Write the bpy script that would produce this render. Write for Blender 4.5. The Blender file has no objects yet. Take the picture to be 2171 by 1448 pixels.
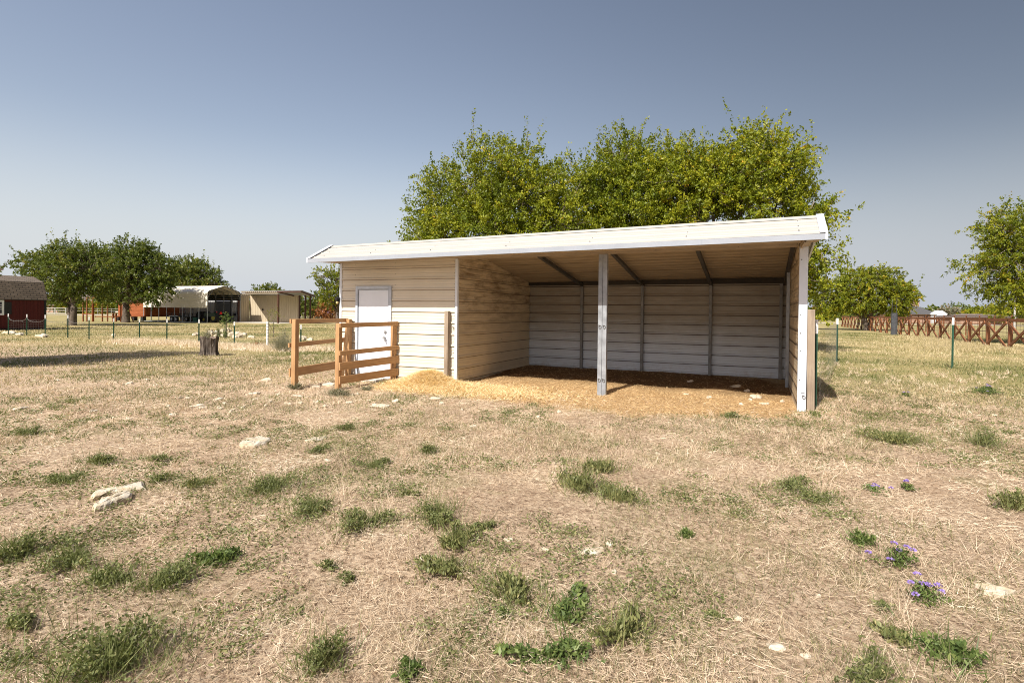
import bpy, math, random
import numpy as np
from mathutils import Matrix, Vector
R = math.radians
random.seed(7)
rng = np.random.default_rng(11)
scene = bpy.context.scene
col = scene.collection

# ------------------------------------------------------------------ camera
F_PX, PY, YAW, PITCH, ROLL = 1165.589, 671.70, 0.4236, -0.0092, 0.0114
CAM = np.array([5.5319, -9.5794, 1.6])
_fw = np.array([-math.sin(YAW), math.cos(YAW), 0.0]); _rt = np.array([math.cos(YAW), math.sin(YAW), 0.0]); _up = np.array([0, 0, 1.0])
FW = math.cos(PITCH) * _fw + math.sin(PITCH) * _up
_u2 = -math.sin(PITCH) * _fw + math.cos(PITCH) * _up
RT = math.cos(ROLL) * _rt + math.sin(ROLL) * _u2
UP = -math.sin(ROLL) * _rt + math.cos(ROLL) * _u2
cd = bpy.data.cameras.new("camera"); cam = bpy.data.objects.new("camera", cd); col.objects.link(cam)
cd.sensor_width = 36.0; cd.lens = F_PX / 2171 * 36.0; cd.shift_y = -(724 - PY) / 2171
cd.clip_start = 0.05; cd.clip_end = 4000
cam.matrix_world = Matrix(((RT[0], UP[0], -FW[0], CAM[0]), (RT[1], UP[1], -FW[1], CAM[1]), (RT[2], UP[2], -FW[2], CAM[2]), (0, 0, 0, 1)))
scene.camera = cam

# ------------------------------------------------------------------ sky, sun, exposure
SUN_TO = Vector((-0.17, -1.0, 1.02)).normalized()      # direction towards the sun
sun_el = math.asin(SUN_TO.z); sun_az = math.atan2(SUN_TO.x, SUN_TO.y)
w = bpy.data.worlds.new("World"); scene.world = w; w.use_nodes = True
nt = w.node_tree; bg = nt.nodes["Background"]
sky = nt.nodes.new("ShaderNodeTexSky"); sky.sky_type = 'NISHITA'; sky.sun_disc = False
sky.sun_elevation = sun_el; sky.sun_rotation = sun_az
sky.altitude = 0; sky.air_density = 1.0; sky.dust_density = 1.0; sky.ozone_density = 1.0
EXPO, SKY_S = 0.75, 0.085
def wn(typ, **kw):
    n = nt.nodes.new(typ)
    for k, v in kw.items(): setattr(n, k, v)
    return n
tc = wn("ShaderNodeTexCoord"); dt = wn("ShaderNodeVectorMath", operation='DOT_PRODUCT'); dt.inputs[1].default_value = (_rt[0], _rt[1], 0)
nt.links.new(tc.outputs['Generated'], dt.inputs[0])
az = wn("ShaderNodeMapRange"); az.interpolation_type = 'SMOOTHSTEP'
for i, v in ((1, -.55), (2, .95), (3, 1.07), (4, .46)): az.inputs[i].default_value = v
nt.links.new(dt.outputs['Value'], az.inputs[0])
tint = wn("ShaderNodeVectorMath", operation='MULTIPLY'); nt.links.new(sky.outputs[0], tint.inputs[0]); tint.inputs[1].default_value = (1.40, 1.125, .95)
scl = wn("ShaderNodeVectorMath", operation='SCALE'); nt.links.new(tint.outputs[0], scl.inputs[0]); nt.links.new(az.outputs[0], scl.inputs['Scale'])
sp = wn("ShaderNodeSeparateXYZ"); nt.links.new(tc.outputs['Generated'], sp.inputs[0])
el = wn("ShaderNodeMapRange"); el.interpolation_type = 'SMOOTHSTEP'      # pale haze layer low in the sky
for i, v in ((1, .30), (2, .0), (3, 0), (4, 1.0)): el.inputs[i].default_value = v
nt.links.new(sp.outputs[2], el.inputs[0])
hz_c = wn("ShaderNodeMix", data_type='RGBA'); hz_c.inputs[6].default_value = tuple(v / (2 ** EXPO) / SKY_S for v in (.66, .70, .75)) + (1,)
hz_c.inputs[7].default_value = tuple(v / (2 ** EXPO) / SKY_S for v in (.52, .555, .62)) + (1,)
az2 = wn("ShaderNodeMapRange")
for i, v in ((1, -.7), (2, .7), (3, 0), (4, 1)): az2.inputs[i].default_value = v
nt.links.new(dt.outputs['Value'], az2.inputs[0]); nt.links.new(az2.outputs[0], hz_c.inputs[0])
mx = wn("ShaderNodeMix", data_type='RGBA'); nt.links.new(el.outputs[0], mx.inputs[0]); nt.links.new(scl.outputs[0], mx.inputs[6]); nt.links.new(hz_c.outputs[2], mx.inputs[7])
nt.links.new(mx.outputs[2], bg.inputs[0]); bg.inputs[1].default_value = SKY_S
sl = bpy.data.lights.new("sun", 'SUN'); so = bpy.data.objects.new("sun", sl); col.objects.link(so)
sl.energy = 4.2; sl.angle = R(0.5); sl.color = (1.0, 0.955, 0.88)
so.rotation_euler = SUN_TO.to_track_quat('Z', 'Y').to_euler(); so.location = (0, 0, 60)
vs = scene.view_settings; vs.view_transform = 'Standard'; vs.look = 'None'; vs.exposure = EXPO; vs.gamma = 1
scene.cycles.use_denoising = True; scene.cycles.denoising_prefilter = 'NONE'; scene.cycles.pixel_filter_type = 'BLACKMAN_HARRIS'; scene.cycles.filter_width = 1.0
scene.cycles.max_bounces = 8; scene.cycles.transparent_max_bounces = 8

# ------------------------------------------------------------------ helpers
def tag(o, label=None, cat=None, group=None, kind=None):
    if label: o['label'] = label
    if cat: o['category'] = cat
    if group: o['group'] = group
    if kind: o['kind'] = kind
    return o
def empty(name, loc=(0, 0, 0), rz=0, label=None, cat=None, group=None):
    o = bpy.data.objects.new(name, None); col.objects.link(o); o.location = loc; o.rotation_euler = (0, 0, rz)
    o.empty_display_size = 0.2
    return tag(o, label, cat, group)
class MB:
    """collects boxes, tubes and sheets into ONE mesh"""
    def __init__(s): s.v = []; s.f = []
    def add(s, vs, fs):
        b = len(s.v); s.v += [tuple(x) for x in vs]; s.f += [tuple(b + i for i in f) for f in fs]; return s
    def box(s, x0, y0, z0, x1, y1, z1):
        return s.add([(x0, y0, z0), (x1, y0, z0), (x1, y1, z0), (x0, y1, z0), (x0, y0, z1), (x1, y0, z1), (x1, y1, z1), (x0, y1, z1)],
                     [(0, 3, 2, 1), (4, 5, 6, 7), (0, 1, 5, 4), (1, 2, 6, 5), (2, 3, 7, 6), (3, 0, 4, 7)])
    def bar(s, p, q, w, h, side=(0, 0, 1)):
        p, q = Vector(p), Vector(q); d = (q - p).normalized(); u = Vector(side)
        if abs(d.dot(u)) > .99: u = Vector((0, 1, 0))
        x = d.cross(u).normalized(); y = x.cross(d).normalized()
        c = []
        for e in (p, q):
            for a, b in ((-1, -1), (1, -1), (1, 1), (-1, 1)): c.append(e + x * a * w / 2 + y * b * h / 2)
        return s.add(c, [(0, 1, 2, 3), (7, 6, 5, 4), (0, 4, 5, 1), (1, 5, 6, 2), (2, 6, 7, 3), (3, 7, 4, 0)])
    def tube(s, pts, rad, n=8, cap=True):
        pts = [Vector(p) for p in pts]; k = len(pts)
        if not hasattr(rad, '__len__'): rad = [rad] * k
        b = len(s.v); ref = Vector((0.13, 0.31, 0.94))
        for i, p in enumerate(pts):
            d = (pts[min(i + 1, k - 1)] - pts[max(i - 1, 0)]).normalized()
            if abs(d.dot(ref)) > .98: ref = Vector((1, 0.1, 0))
            x = d.cross(ref).normalized(); y = d.cross(x).normalized()
            for j in range(n):
                t = 2 * math.pi * j / n; s.v.append(tuple(p + (x * math.cos(t) + y * math.sin(t)) * rad[i]))
        for i in range(k - 1):
            for j in range(n):
                a = b + i * n + j; c = b + i * n + (j + 1) % n; s.f.append((a, c, c + n, a + n))
        if cap:
            s.f.append(tuple(b + j for j in range(n))[::-1]); s.f.append(tuple(b + (k - 1) * n + j for j in range(n)))
        return s
    def prism(s, poly, axis, a, b):
        """poly of 2D points, extruded along axis 'x' or 'y' or 'z' from a to b"""
        def P(p, t): return (t, p[0], p[1]) if axis == 'x' else ((p[0], t, p[1]) if axis == 'y' else (p[0], p[1], t))
        n = len(poly)
        return s.add([P(p, a) for p in poly] + [P(p, b) for p in poly],
                     [tuple(range(n))[::-1], tuple(range(n, 2 * n))] + [(i, (i + 1) % n, n + (i + 1) % n, n + i) for i in range(n)])
    def build(s, name, mat, parent=None, smooth=False, bevel=0.0):
        me = bpy.data.meshes.new(name); me.from_pydata(s.v, [], s.f); me.update()
        me.materials.append(mat)
        if smooth: me.polygons.foreach_set('use_smooth', [True] * len(me.polygons))
        o = bpy.data.objects.new(name, me); col.objects.link(o)
        if parent: o.parent = parent
        if bevel:
            m = o.modifiers.new('bevel', 'BEVEL'); m.width = bevel; m.segments = 2; m.limit_method = 'ANGLE'; m.angle_limit = R(40)
        return o
def np_mesh(name, V, nper, mat, parent=None, attrs=None, smooth=False):
    """V (N, nper, 3): N separate faces of nper corners"""
    N = V.shape[0]; me = bpy.data.meshes.new(name)
    me.vertices.add(N * nper); me.vertices.foreach_set('co', V.reshape(-1).astype(np.float32))
    me.loops.add(N * nper); me.loops.foreach_set('vertex_index', np.arange(N * nper, dtype=np.int32))
    me.polygons.add(N); me.polygons.foreach_set('loop_start', np.arange(0, N * nper, nper, dtype=np.int32))
    me.polygons.foreach_set('loop_total', np.full(N, nper, dtype=np.int32))
    me.update(calc_edges=True)
    for k, a in (attrs or {}).items():
        at = me.attributes.new(k, 'FLOAT', 'FACE'); at.data.foreach_set('value', a.astype(np.float32))
    me.materials.append(mat)
    o = bpy.data.objects.new(name, me); col.objects.link(o)
    if parent: o.parent = parent
    return o
def grid_mesh(name, X, Y, Z, mat, smooth=True):
    ny, nx = X.shape; me = bpy.data.meshes.new(name)
    co = np.stack([X, Y, Z], -1).reshape(-1, 3); me.vertices.add(len(co)); me.vertices.foreach_set('co', co.reshape(-1).astype(np.float32))
    i = np.arange(ny - 1)[:, None] * nx + np.arange(nx - 1)[None]; i = i.reshape(-1)
    q = np.stack([i, i + 1, i + 1 + nx, i + nx], -1)
    me.loops.add(q.size); me.loops.foreach_set('vertex_index', q.reshape(-1).astype(np.int32))
    me.polygons.add(len(q)); me.polygons.foreach_set('loop_start', np.arange(0, q.size, 4, dtype=np.int32)); me.polygons.foreach_set('loop_total', np.full(len(q), 4, dtype=np.int32))
    me.update(calc_edges=True)
    if smooth: me.polygons.foreach_set('use_smooth', np.ones(len(q), dtype=bool))
    me.materials.append(mat); o = bpy.data.objects.new(name, me); col.objects.link(o); return o

# value noise (numpy)
_tab = np.random.default_rng(3).random((256, 256))
def vnoise(x, y):
    x = np.asarray(x, float); y = np.asarray(y, float)
    xi = np.floor(x).astype(int); yi = np.floor(y).astype(int); fx = x - xi; fy = y - yi
    fx = fx * fx * (3 - 2 * fx); fy = fy * fy * (3 - 2 * fy)
    t = lambda a, b: _tab[a & 255, b & 255]
    return (t(xi, yi) * (1 - fx) + t(xi + 1, yi) * fx) * (1 - fy) + (t(xi, yi + 1) * (1 - fx) + t(xi + 1, yi + 1) * fx) * fy
def fbm(x, y, o=4):
    s = 0; a = .5
    for k in range(o): s = s + a * vnoise(x * 2 ** k + 17 * k, y * 2 ** k + 31 * k); a *= .5
    return s / (1 - .5 ** o)
def sstep(a, b, x):
    t = np.clip((x - a) / (b - a), 0, 1); return t * t * (3 - 2 * t)
def ground(x, y):
    x = np.asarray(x, float); y = np.asarray(y, float)
    g = 0.07 + 0.135 * np.exp(-((x - 2.2) ** 2 / 50 + (y - 3.3) ** 2 / 14))
    g = g - 0.07 * sstep(-5, -12, x) + 0.05 * sstep(5, 8, x) * sstep(2, 9, y)
    g = g * (1 - sstep(30, 60, np.hypot(x, y)))
    near = 1 - sstep(14, 26, np.hypot(x - 4, y + 4))
    g = g + near * ((fbm(x * .55, y * .55, 3) - .5) * .07 + (fbm(x * 3.1, y * 3.1, 3) - .5) * .035)
    g = g + .075 * (fbm(x * 1.25 + 5, y * 1.25 + 9, 3) - .5) * sstep(-1.2, .3, y) * sstep(4.2, 3.6, y) * sstep(-.2, .4, x) * sstep(6.3, 5.9, x)
    g = g + 0.22 * np.exp(-(((x + 0.52) / .44) ** 2 + ((y + .16) / .42) ** 2)) + .06 * np.exp(-(((x + .1) / 1.0) ** 2 + ((y + .3) / .5) ** 2))
    return g
def gz(x, y): return float(ground(x, y))
def gp(u, v):
    """the ground point a photographed foot stands on"""
    r = FW + RT * (u - 1085.5) / F_PX - UP * (v - PY) / F_PX
    z = 0.08
    for _ in range(6):
        t = (z - CAM[2]) / r[2]; p = CAM + r * t; z = gz(p[0], p[1])
    return Vector((p[0], p[1], z))
def ppm(p):
    return F_PX / float((np.array(p) - CAM) @ FW)

# ------------------------------------------------------------------ materials
def mat_new(name):
    m = bpy.data.materials.new(name); m.use_nodes = True; t = m.node_tree
    return m, t, t.nodes["Principled BSDF"]
def nd(t, typ, **kw):
    n = t.nodes.new(typ)
    for k, v in kw.items():
        if k in n.inputs.keys(): n.inputs[k].default_value = v
        else: setattr(n, k, v)
    return n
def coords(t, scale=(1, 1, 1), kind='Object', rot=(0, 0, 0)):
    c = nd(t, "ShaderNodeTexCoord"); m = nd(t, "ShaderNodeMapping"); m.inputs['Scale'].default_value = scale; m.inputs['Rotation'].default_value = rot
    t.links.new(c.outputs[kind], m.inputs[0]); return m.outputs[0]
def noise(t, vec, scale, detail=4, rough=.55, dist=0):
    n = nd(t, "ShaderNodeTexNoise"); n.inputs['Scale'].default_value = scale; n.inputs['Detail'].default_value = detail
    n.inputs['Roughness'].default_value = rough; n.inputs['Distortion'].default_value = dist
    if vec is not None: t.links.new(vec, n.inputs['Vector'])
    return n.outputs['Fac']
def ramp(t, fac, stops, interp='LINEAR'):
    r = nd(t, "ShaderNodeValToRGB"); e = r.color_ramp.elements; r.color_ramp.interpolation = interp
    while len(e) < len(stops): e.new(.5)
    for i, (p, c) in enumerate(stops): e[i].position = p; e[i].color = (*c, 1) if len(c) == 3 else c
    t.links.new(fac, r.inputs[0]); return r.outputs['Color']
def mixc(t, fac, a, b, mode='MIX'):
    m = nd(t, "ShaderNodeMix", data_type='RGBA', blend_type=mode)
    for s, x in ((m.inputs[0], fac), (m.inputs[6], a), (m.inputs[7], b)):
        if hasattr(x, 'links'): t.links.new(x, s)
        elif isinstance(x, (tuple, list)): s.default_value = (*x, 1) if len(x) == 3 else x
        else: s.default_value = x
    return m.outputs[2]
def math_n(t, op, a, b=None, clamp=False):
    m = nd(t, "ShaderNodeMath", operation=op); m.use_clamp = clamp
    for i, x in enumerate((a, b)):
        if x is None: continue
        if hasattr(x, 'links'): t.links.new(x, m.inputs[i])
        else: m.inputs[i].default_value = x
    return m.outputs[0]
def mrange(t, v, a, b, c=0, d=1):
    m = nd(t, "ShaderNodeMapRange"); m.inputs['From Min'].default_value = a; m.inputs['From Max'].default_value = b
    m.inputs['To Min'].default_value = c; m.inputs['To Max'].default_value = d; t.links.new(v, m.inputs[0]); return m.outputs[0]
def bump(t, h, bs, strength=.3, dist=.01):
    b = nd(t, "ShaderNodeBump"); b.inputs['Strength'].default_value = strength; b.inputs['Distance'].default_value = dist
    t.links.new(h, b.inputs['Height']); t.links.new(b.outputs[0], bs.inputs['Normal'])
def simple(name, c, rough=.6, metal=0, var=.15, scale=8, bmp=.1, spec=.4, stretch=(1, 1, 1)):
    m, t, b = mat_new(name); v = coords(t, stretch)
    f = noise(t, v, scale, 5)
    lo = tuple(x * (1 - var) for x in c); hi = tuple(min(1, x * (1 + var)) for x in c)
    t.links.new(ramp(t, f, [(.3, lo), (.7, hi)]), b.inputs['Base Color'])
    b.inputs['Roughness'].default_value = rough; b.inputs['Metallic'].default_value = metal; b.inputs['Specular IOR Level'].default_value = spec
    if bmp: bump(t, noise(t, v, scale * 4, 4), b, bmp, .004)
    return m
def leaf_mat(name, stops, trans=.35, rough=.5):
    m, t, b = mat_new(name); a = nd(t, "ShaderNodeAttribute"); a.attribute_name = 'var'
    c = ramp(t, a.outputs['Fac'], stops)
    t.links.new(c, b.inputs['Base Color']); b.inputs['Roughness'].default_value = rough; b.inputs['Specular IOR Level'].default_value = .35
    if trans:
        tr = nd(t, "ShaderNodeBsdfTranslucent"); t.links.new(mixc(t, 1.0, c, (1.15, 1.2, .7), 'MULTIPLY'), tr.inputs[0])
        mx = nd(t, "ShaderNodeMixShader"); mx.inputs[0].default_value = trans
        t.links.new(b.outputs[0], mx.inputs[1]); t.links.new(tr.outputs[0], mx.inputs[2]); t.links.new(mx.outputs[0], t.nodes['Material Output'].inputs[0])
    return m
def siding_mat(name, base, dirt=.25, white_below=None, stain=0.0, line=.5, lowgrey=False):
    m, t, b = mat_new(name); v = coords(t)
    f = noise(t, v, 1.3, 5); c = ramp(t, f, [(.3, tuple(x * .93 for x in base)), (.7, tuple(min(1, x * 1.05) for x in base))])
    vs_ = coords(t, (1.2, 1.2, 14)); f2 = noise(t, vs_, 1.5, 6, .65)
    c = mixc(t, mrange(t, f2, .5, .85, 0, dirt), c, (.2, .145, .09))
    sep = nd(t, "ShaderNodeSeparateXYZ"); t.links.new(v, sep.inputs[0]); z = sep.outputs[2]
    if stain:
        n1 = noise(t, coords(t, (.9, .9, 4.5)), 1.6, 6, .68, .4)
        m1 = math_n(t, 'MULTIPLY', mrange(t, n1, .42, .66, 0, 1), mrange(t, z, .9, 1.9, 0, 1))
        m1 = math_n(t, 'MULTIPLY', m1, stain, True)
        c = mixc(t, m1, c, (.11, .06, .025))
    if white_below:
        n2 = noise(t, coords(t, (1, 1, 2)), 2.2, 6, .7)
        zz = math_n(t, 'ADD', z, math_n(t, 'MULTIPLY', n2, .6))
        c = mixc(t, mrange(t, zz, white_below + .75, white_below - .1, 0, .9), c, (.66, .71, .77))
        n3 = noise(t, coords(t, (1.4, 1.4, 18)), 2.5, 6, .75)
        k = math_n(t, 'MULTIPLY', mrange(t, n3, .60, .72, 0, 1), mrange(t, z, 1.1, .3, 0, .75))
        c = mixc(t, k, c, (.12, .10, .08))
    # dark line painted along every rib: its shade put into the colour, with grime
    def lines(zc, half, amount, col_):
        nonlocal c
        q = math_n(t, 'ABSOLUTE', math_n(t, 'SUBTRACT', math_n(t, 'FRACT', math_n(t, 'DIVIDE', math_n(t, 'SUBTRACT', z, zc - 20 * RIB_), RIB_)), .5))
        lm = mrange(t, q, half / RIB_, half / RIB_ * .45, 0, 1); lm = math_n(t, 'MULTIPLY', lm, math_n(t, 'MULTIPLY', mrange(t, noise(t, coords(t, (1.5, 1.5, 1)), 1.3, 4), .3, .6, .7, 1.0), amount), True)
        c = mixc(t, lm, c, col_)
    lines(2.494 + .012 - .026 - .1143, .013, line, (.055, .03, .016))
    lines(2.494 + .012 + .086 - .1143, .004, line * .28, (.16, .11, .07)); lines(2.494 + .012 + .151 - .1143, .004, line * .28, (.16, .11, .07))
    # splash of soil low down
    n4 = noise(t, v, 6, 5, .7); k = math_n(t, 'MULTIPLY', mrange(t, n4, .45, .7, 0, 1), mrange(t, z, .45, .12, 0, .55))
    c = mixc(t, k, c, (.3, .2, .11))
    t.links.new(c, b.inputs['Base Color']); b.inputs['Roughness'].default_value = .5; b.inputs['Specular IOR Level'].default_value = .35
    bump(t, noise(t, coords(t, (1, 1, 6)), 9, 3), b, .12, .004)
    return m
def wood_mat(name, c, dark, rough=.75, knots=True, gscale=1.0):
    m, t, b = mat_new(name)
    v = coords(t, (1.2 * gscale, 22 * gscale, 22 * gscale)); f = noise(t, v, 1.5, 6, .6, .6)
    cc = ramp(t, f, [(.28, dark), (.5, c), (.8, tuple(min(1, x * 1.25) for x in c))])
    f2 = noise(t, coords(t), 3, 3); cc = mixc(t, mrange(t, f2, .45, .75, 0, .45), cc, dark)
    if knots:
        vo = nd(t, "ShaderNodeTexVoronoi"); vo.inputs['Scale'].default_value = 2.2; t.links.new(coords(t, (1, 2.2, 2.2)), vo.inputs['Vector'])
        cc = mixc(t, mrange(t, vo.outputs['Distance'], .1, .04, 0, .8), cc, tuple(x * .35 for x in dark))
    t.links.new(cc, b.inputs['Base Color']); b.inputs['Roughness'].default_value = rough; b.inputs['Specular IOR Level'].default_value = .2
    bump(t, f, b, .35, .003); return m

RIB_ = .2286
M = {}
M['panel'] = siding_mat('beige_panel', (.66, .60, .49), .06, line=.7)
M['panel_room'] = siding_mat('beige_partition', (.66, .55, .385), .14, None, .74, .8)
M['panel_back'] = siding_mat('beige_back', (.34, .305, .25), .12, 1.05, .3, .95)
M['panel_roof'] = simple('roof_panel', (.43, .408, .368), .42, 0, .05, 2, .03, .4, (1, 3, 1))
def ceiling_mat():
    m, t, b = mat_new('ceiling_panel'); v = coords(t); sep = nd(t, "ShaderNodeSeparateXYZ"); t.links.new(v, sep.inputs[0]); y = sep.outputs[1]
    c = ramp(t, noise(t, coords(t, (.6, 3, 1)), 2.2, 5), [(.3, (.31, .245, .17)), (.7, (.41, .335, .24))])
    for per, off, hw, am in ((.905, .45, .012, .8), (.226, .10, .012, .38), (.226, .17, .006, .2)):  # rib lines: shade and grime put into the ceiling colour
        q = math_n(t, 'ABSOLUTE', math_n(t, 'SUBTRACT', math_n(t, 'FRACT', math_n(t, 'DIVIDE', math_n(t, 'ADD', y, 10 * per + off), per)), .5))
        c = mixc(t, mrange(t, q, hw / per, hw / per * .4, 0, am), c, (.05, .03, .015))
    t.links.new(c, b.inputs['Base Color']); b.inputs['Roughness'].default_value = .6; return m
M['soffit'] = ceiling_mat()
_unused = simple('ceiling_panel', (.36, .29, .205), .6, 0, .14, 2.5, .05, .3, (1, 4, 1))
M['trim'] = simple('white_trim', (.66, .70, .76), .35, 0, .05, 3, .05, .5)
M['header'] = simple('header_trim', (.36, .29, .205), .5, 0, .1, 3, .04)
M['fascia'] = simple('fascia_trim', (.315, .34, .38), .35, 0, .06, 3, .05, .5)
M['galv'] = simple('galvanised_steel', (.30, .32, .345), .42, .35, .22, 9, .05, .5)
M['galv_light'] = simple('galvanised_post', (.285, .30, .32), .45, .15, .28, 7, .06, .5)
M['galv_dark'] = simple('galvanised_dusty', (.21, .21, .205), .6, .2, .25, 9, .06)
M['rafter'] = simple('rafter_steel', (.075, .072, .068), .6, .2, .2)
M['black_steel'] = simple('dark_beam', (.035, .028, .02), .7, 0, .2)
M['screw'] = simple('screw_steel', (.12, .11, .10), .5, .5, .2)
M['door'] = simple('white_door', (.76, .81, .88), .38, 0, .03, 4, .02, .5)
M['frame_metal'] = simple('door_frame_metal', (.50, .55, .62), .4, 0, .12, 7, .04, .5)
M['chrome'] = simple('door_hardware', (.42, .42, .42), .4, .4, .15)
M['cedar'] = wood_mat('cedar_stained', (.45, .265, .125), (.29, .155, .07))
M['wood_grey'] = wood_mat('weathered_post', (.31, .245, .18), (.165, .12, .085))
M['wood_rust'] = wood_mat('rust_stained_rail', (.27, .112, .052), (.12, .05, .025))
M['stump'] = wood_mat('stump_wood', (.22, .165, .125), (.035, .025, .02), .9, False, .5)
M['bark'] = simple('bark', (.115, .09, .07), .9, 0, .4, 12, .8, .2, (1, 1, .3))
M['twig'] = simple('twig_bark', (.22, .18, .14), .85, 0, .3, 12, .3, .2)
M['green_steel'] = simple('green_t_post', (.022, .075, .045), .5, .1, .25)
M['white_paint'] = simple('white_post_tip', (.78, .78, .77), .5, 0, .08)
M['wire'] = simple('fence_wire', (.26, .25, .24), .5, .5, .2)
M['pvc'] = simple('white_plastic', (.82, .82, .82), .45, 0, .05)
M['black'] = simple('black_plastic', (.015, .015, .016), .4, 0, .2)
M['rubber'] = simple('tyre_rubber', (.022, .021, .02), .8, 0, .3)
M['lamp_glass'] = simple('lamp_lens', (.55, .42, .2), .3, 0, .1)
M['barn_red'] = simple('barn_red_siding', (.075, .009, .008), .65, 0, .2, 6, .15, .3, (1, 1, .1))
M['barn_dark'] = simple('barn_trim', (.012, .012, .014), .6, 0, .2)
M['win_white'] = simple('window_white', (.75, .77, .8), .5, 0, .05)
M['win_glass'] = simple('window_glass', (.02, .025, .03), .12, 0, .2, 3, 0, .6)
M['tan_sheet'] = simple('tan_ribbed_sheet', (.50, .42, .30), .5, 0, .1, 1.2, .05, .35, (1, 1, .3))
M['grey_sheet'] = simple('grey_ribbed_sheet', (.46, .46, .45), .5, 0, .1, 1.2, .05, .35, (1, 1, .3))
M['carport_sheet'] = simple('carport_sheet', (.74, .68, .57), .45, 0, .06, 1.5, .04, .4)
M['brown_steel'] = simple('brown_steel', (.075, .028, .018), .55, 0, .25)
M['grey_roof'] = simple('galv_roof', (.28, .29, .30), .5, .3, .15)
M['roll_door'] = simple('grey_roll_door', (.11, .115, .13), .5, 0, .12, 2, .1, .3, (1, 1, 8))
M['concrete'] = simple('pale_concrete', (.52, .48, .42), .85, 0, .12, 6, .2)
M['orange_wood'] = wood_mat('orange_boards', (.30, .095, .035), (.17, .05, .018))
M['tractor_green'] = simple('tractor_green', (.006, .035, .010), .35, 0, .2)
M['tractor_yellow'] = simple('tractor_yellow', (.30, .26, .02), .45, 0, .1)
M['sign_red'] = simple('reflective_red', (.75, .012, .008), .35, 0, .1)
M['dark_metal'] = simple('dark_trailer_steel', (.02, .02, .022), .55, .1, .3)
M['brick'] = simple('pale_brick', (.40, .255, .185), .85, 0, .18, 14, .2)
M['house_roof'] = simple('grey_shingle', (.085, .083, .085), .9, 0, .25, 10, .3)
M['house_roof_brown'] = simple('brown_grey_shingle', (.16, .125, .105), .9, 0, .2, 10, .3)
M['house_roof_red'] = simple('clay_red_roof', (.42, .17, .12), .8, 0, .2, 10, .3)
M['dark_window'] = simple('far_window', (.03, .033, .04), .3, 0, .2)
M['car_blue'] = simple('blue_car_paint', (.02, .08, .42), .3, 0, .1)
M['pipe_white'] = simple('pale_pipe', (.42, .40, .37), .5, 0, .1)
M['dark_log'] = simple('dark_grey_log', (.06, .062, .068), .85, 0, .3, 8, .4)
M['gravel_road'] = simple('gravel_road', (.50, .45, .38), .95, 0, .12, 2, .2)
M['flower'] = leaf_mat('purple_petals', [(0, (.27, .17, .50)), (1, (.46, .34, .74))], .2)
# shingles
def shingle():
    m, t, b = mat_new('brown_shingle'); br = nd(t, "ShaderNodeTexBrick"); t.links.new(coords(t, (1, 1, 1), 'UV'), br.inputs['Vector'])
    br.inputs['Color1'].default_value = (.135, .105, .075, 1); br.inputs['Color2'].default_value = (.20, .155, .115, 1); br.inputs['Mortar'].default_value = (.045, .035, .028, 1)
    br.inputs['Scale'].default_value = 1; br.inputs['Mortar Size'].default_value = .02; br.inputs['Brick Width'].default_value = .35; br.inputs['Row Height'].default_value = .14
    t.links.new(br.outputs[0], b.inputs['Base Color']); b.inputs['Roughness'].default_value = .95; return m
M['shingle'] = shingle()
# rock
def rock_mat():
    m, t, b = mat_new('pale_limestone'); v = coords(t)
    f = noise(t, v, 5, 6, .65); c = ramp(t, f, [(.3, (.38, .27, .13)), (.46, (.54, .46, .34)), (.72, (.68, .64, .56))])
    n = noise(t, v, 2.3, 3); c = mixc(t, mrange(t, n, .55, .7, 0, .6), c, (.50, .33, .13))
    t.links.new(c, b.inputs['Base Color']); b.inputs['Roughness'].default_value = .9; bump(t, noise(t, v, 22, 6, .7), b, .7, .02); return m
M['rock'] = rock_mat()
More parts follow.
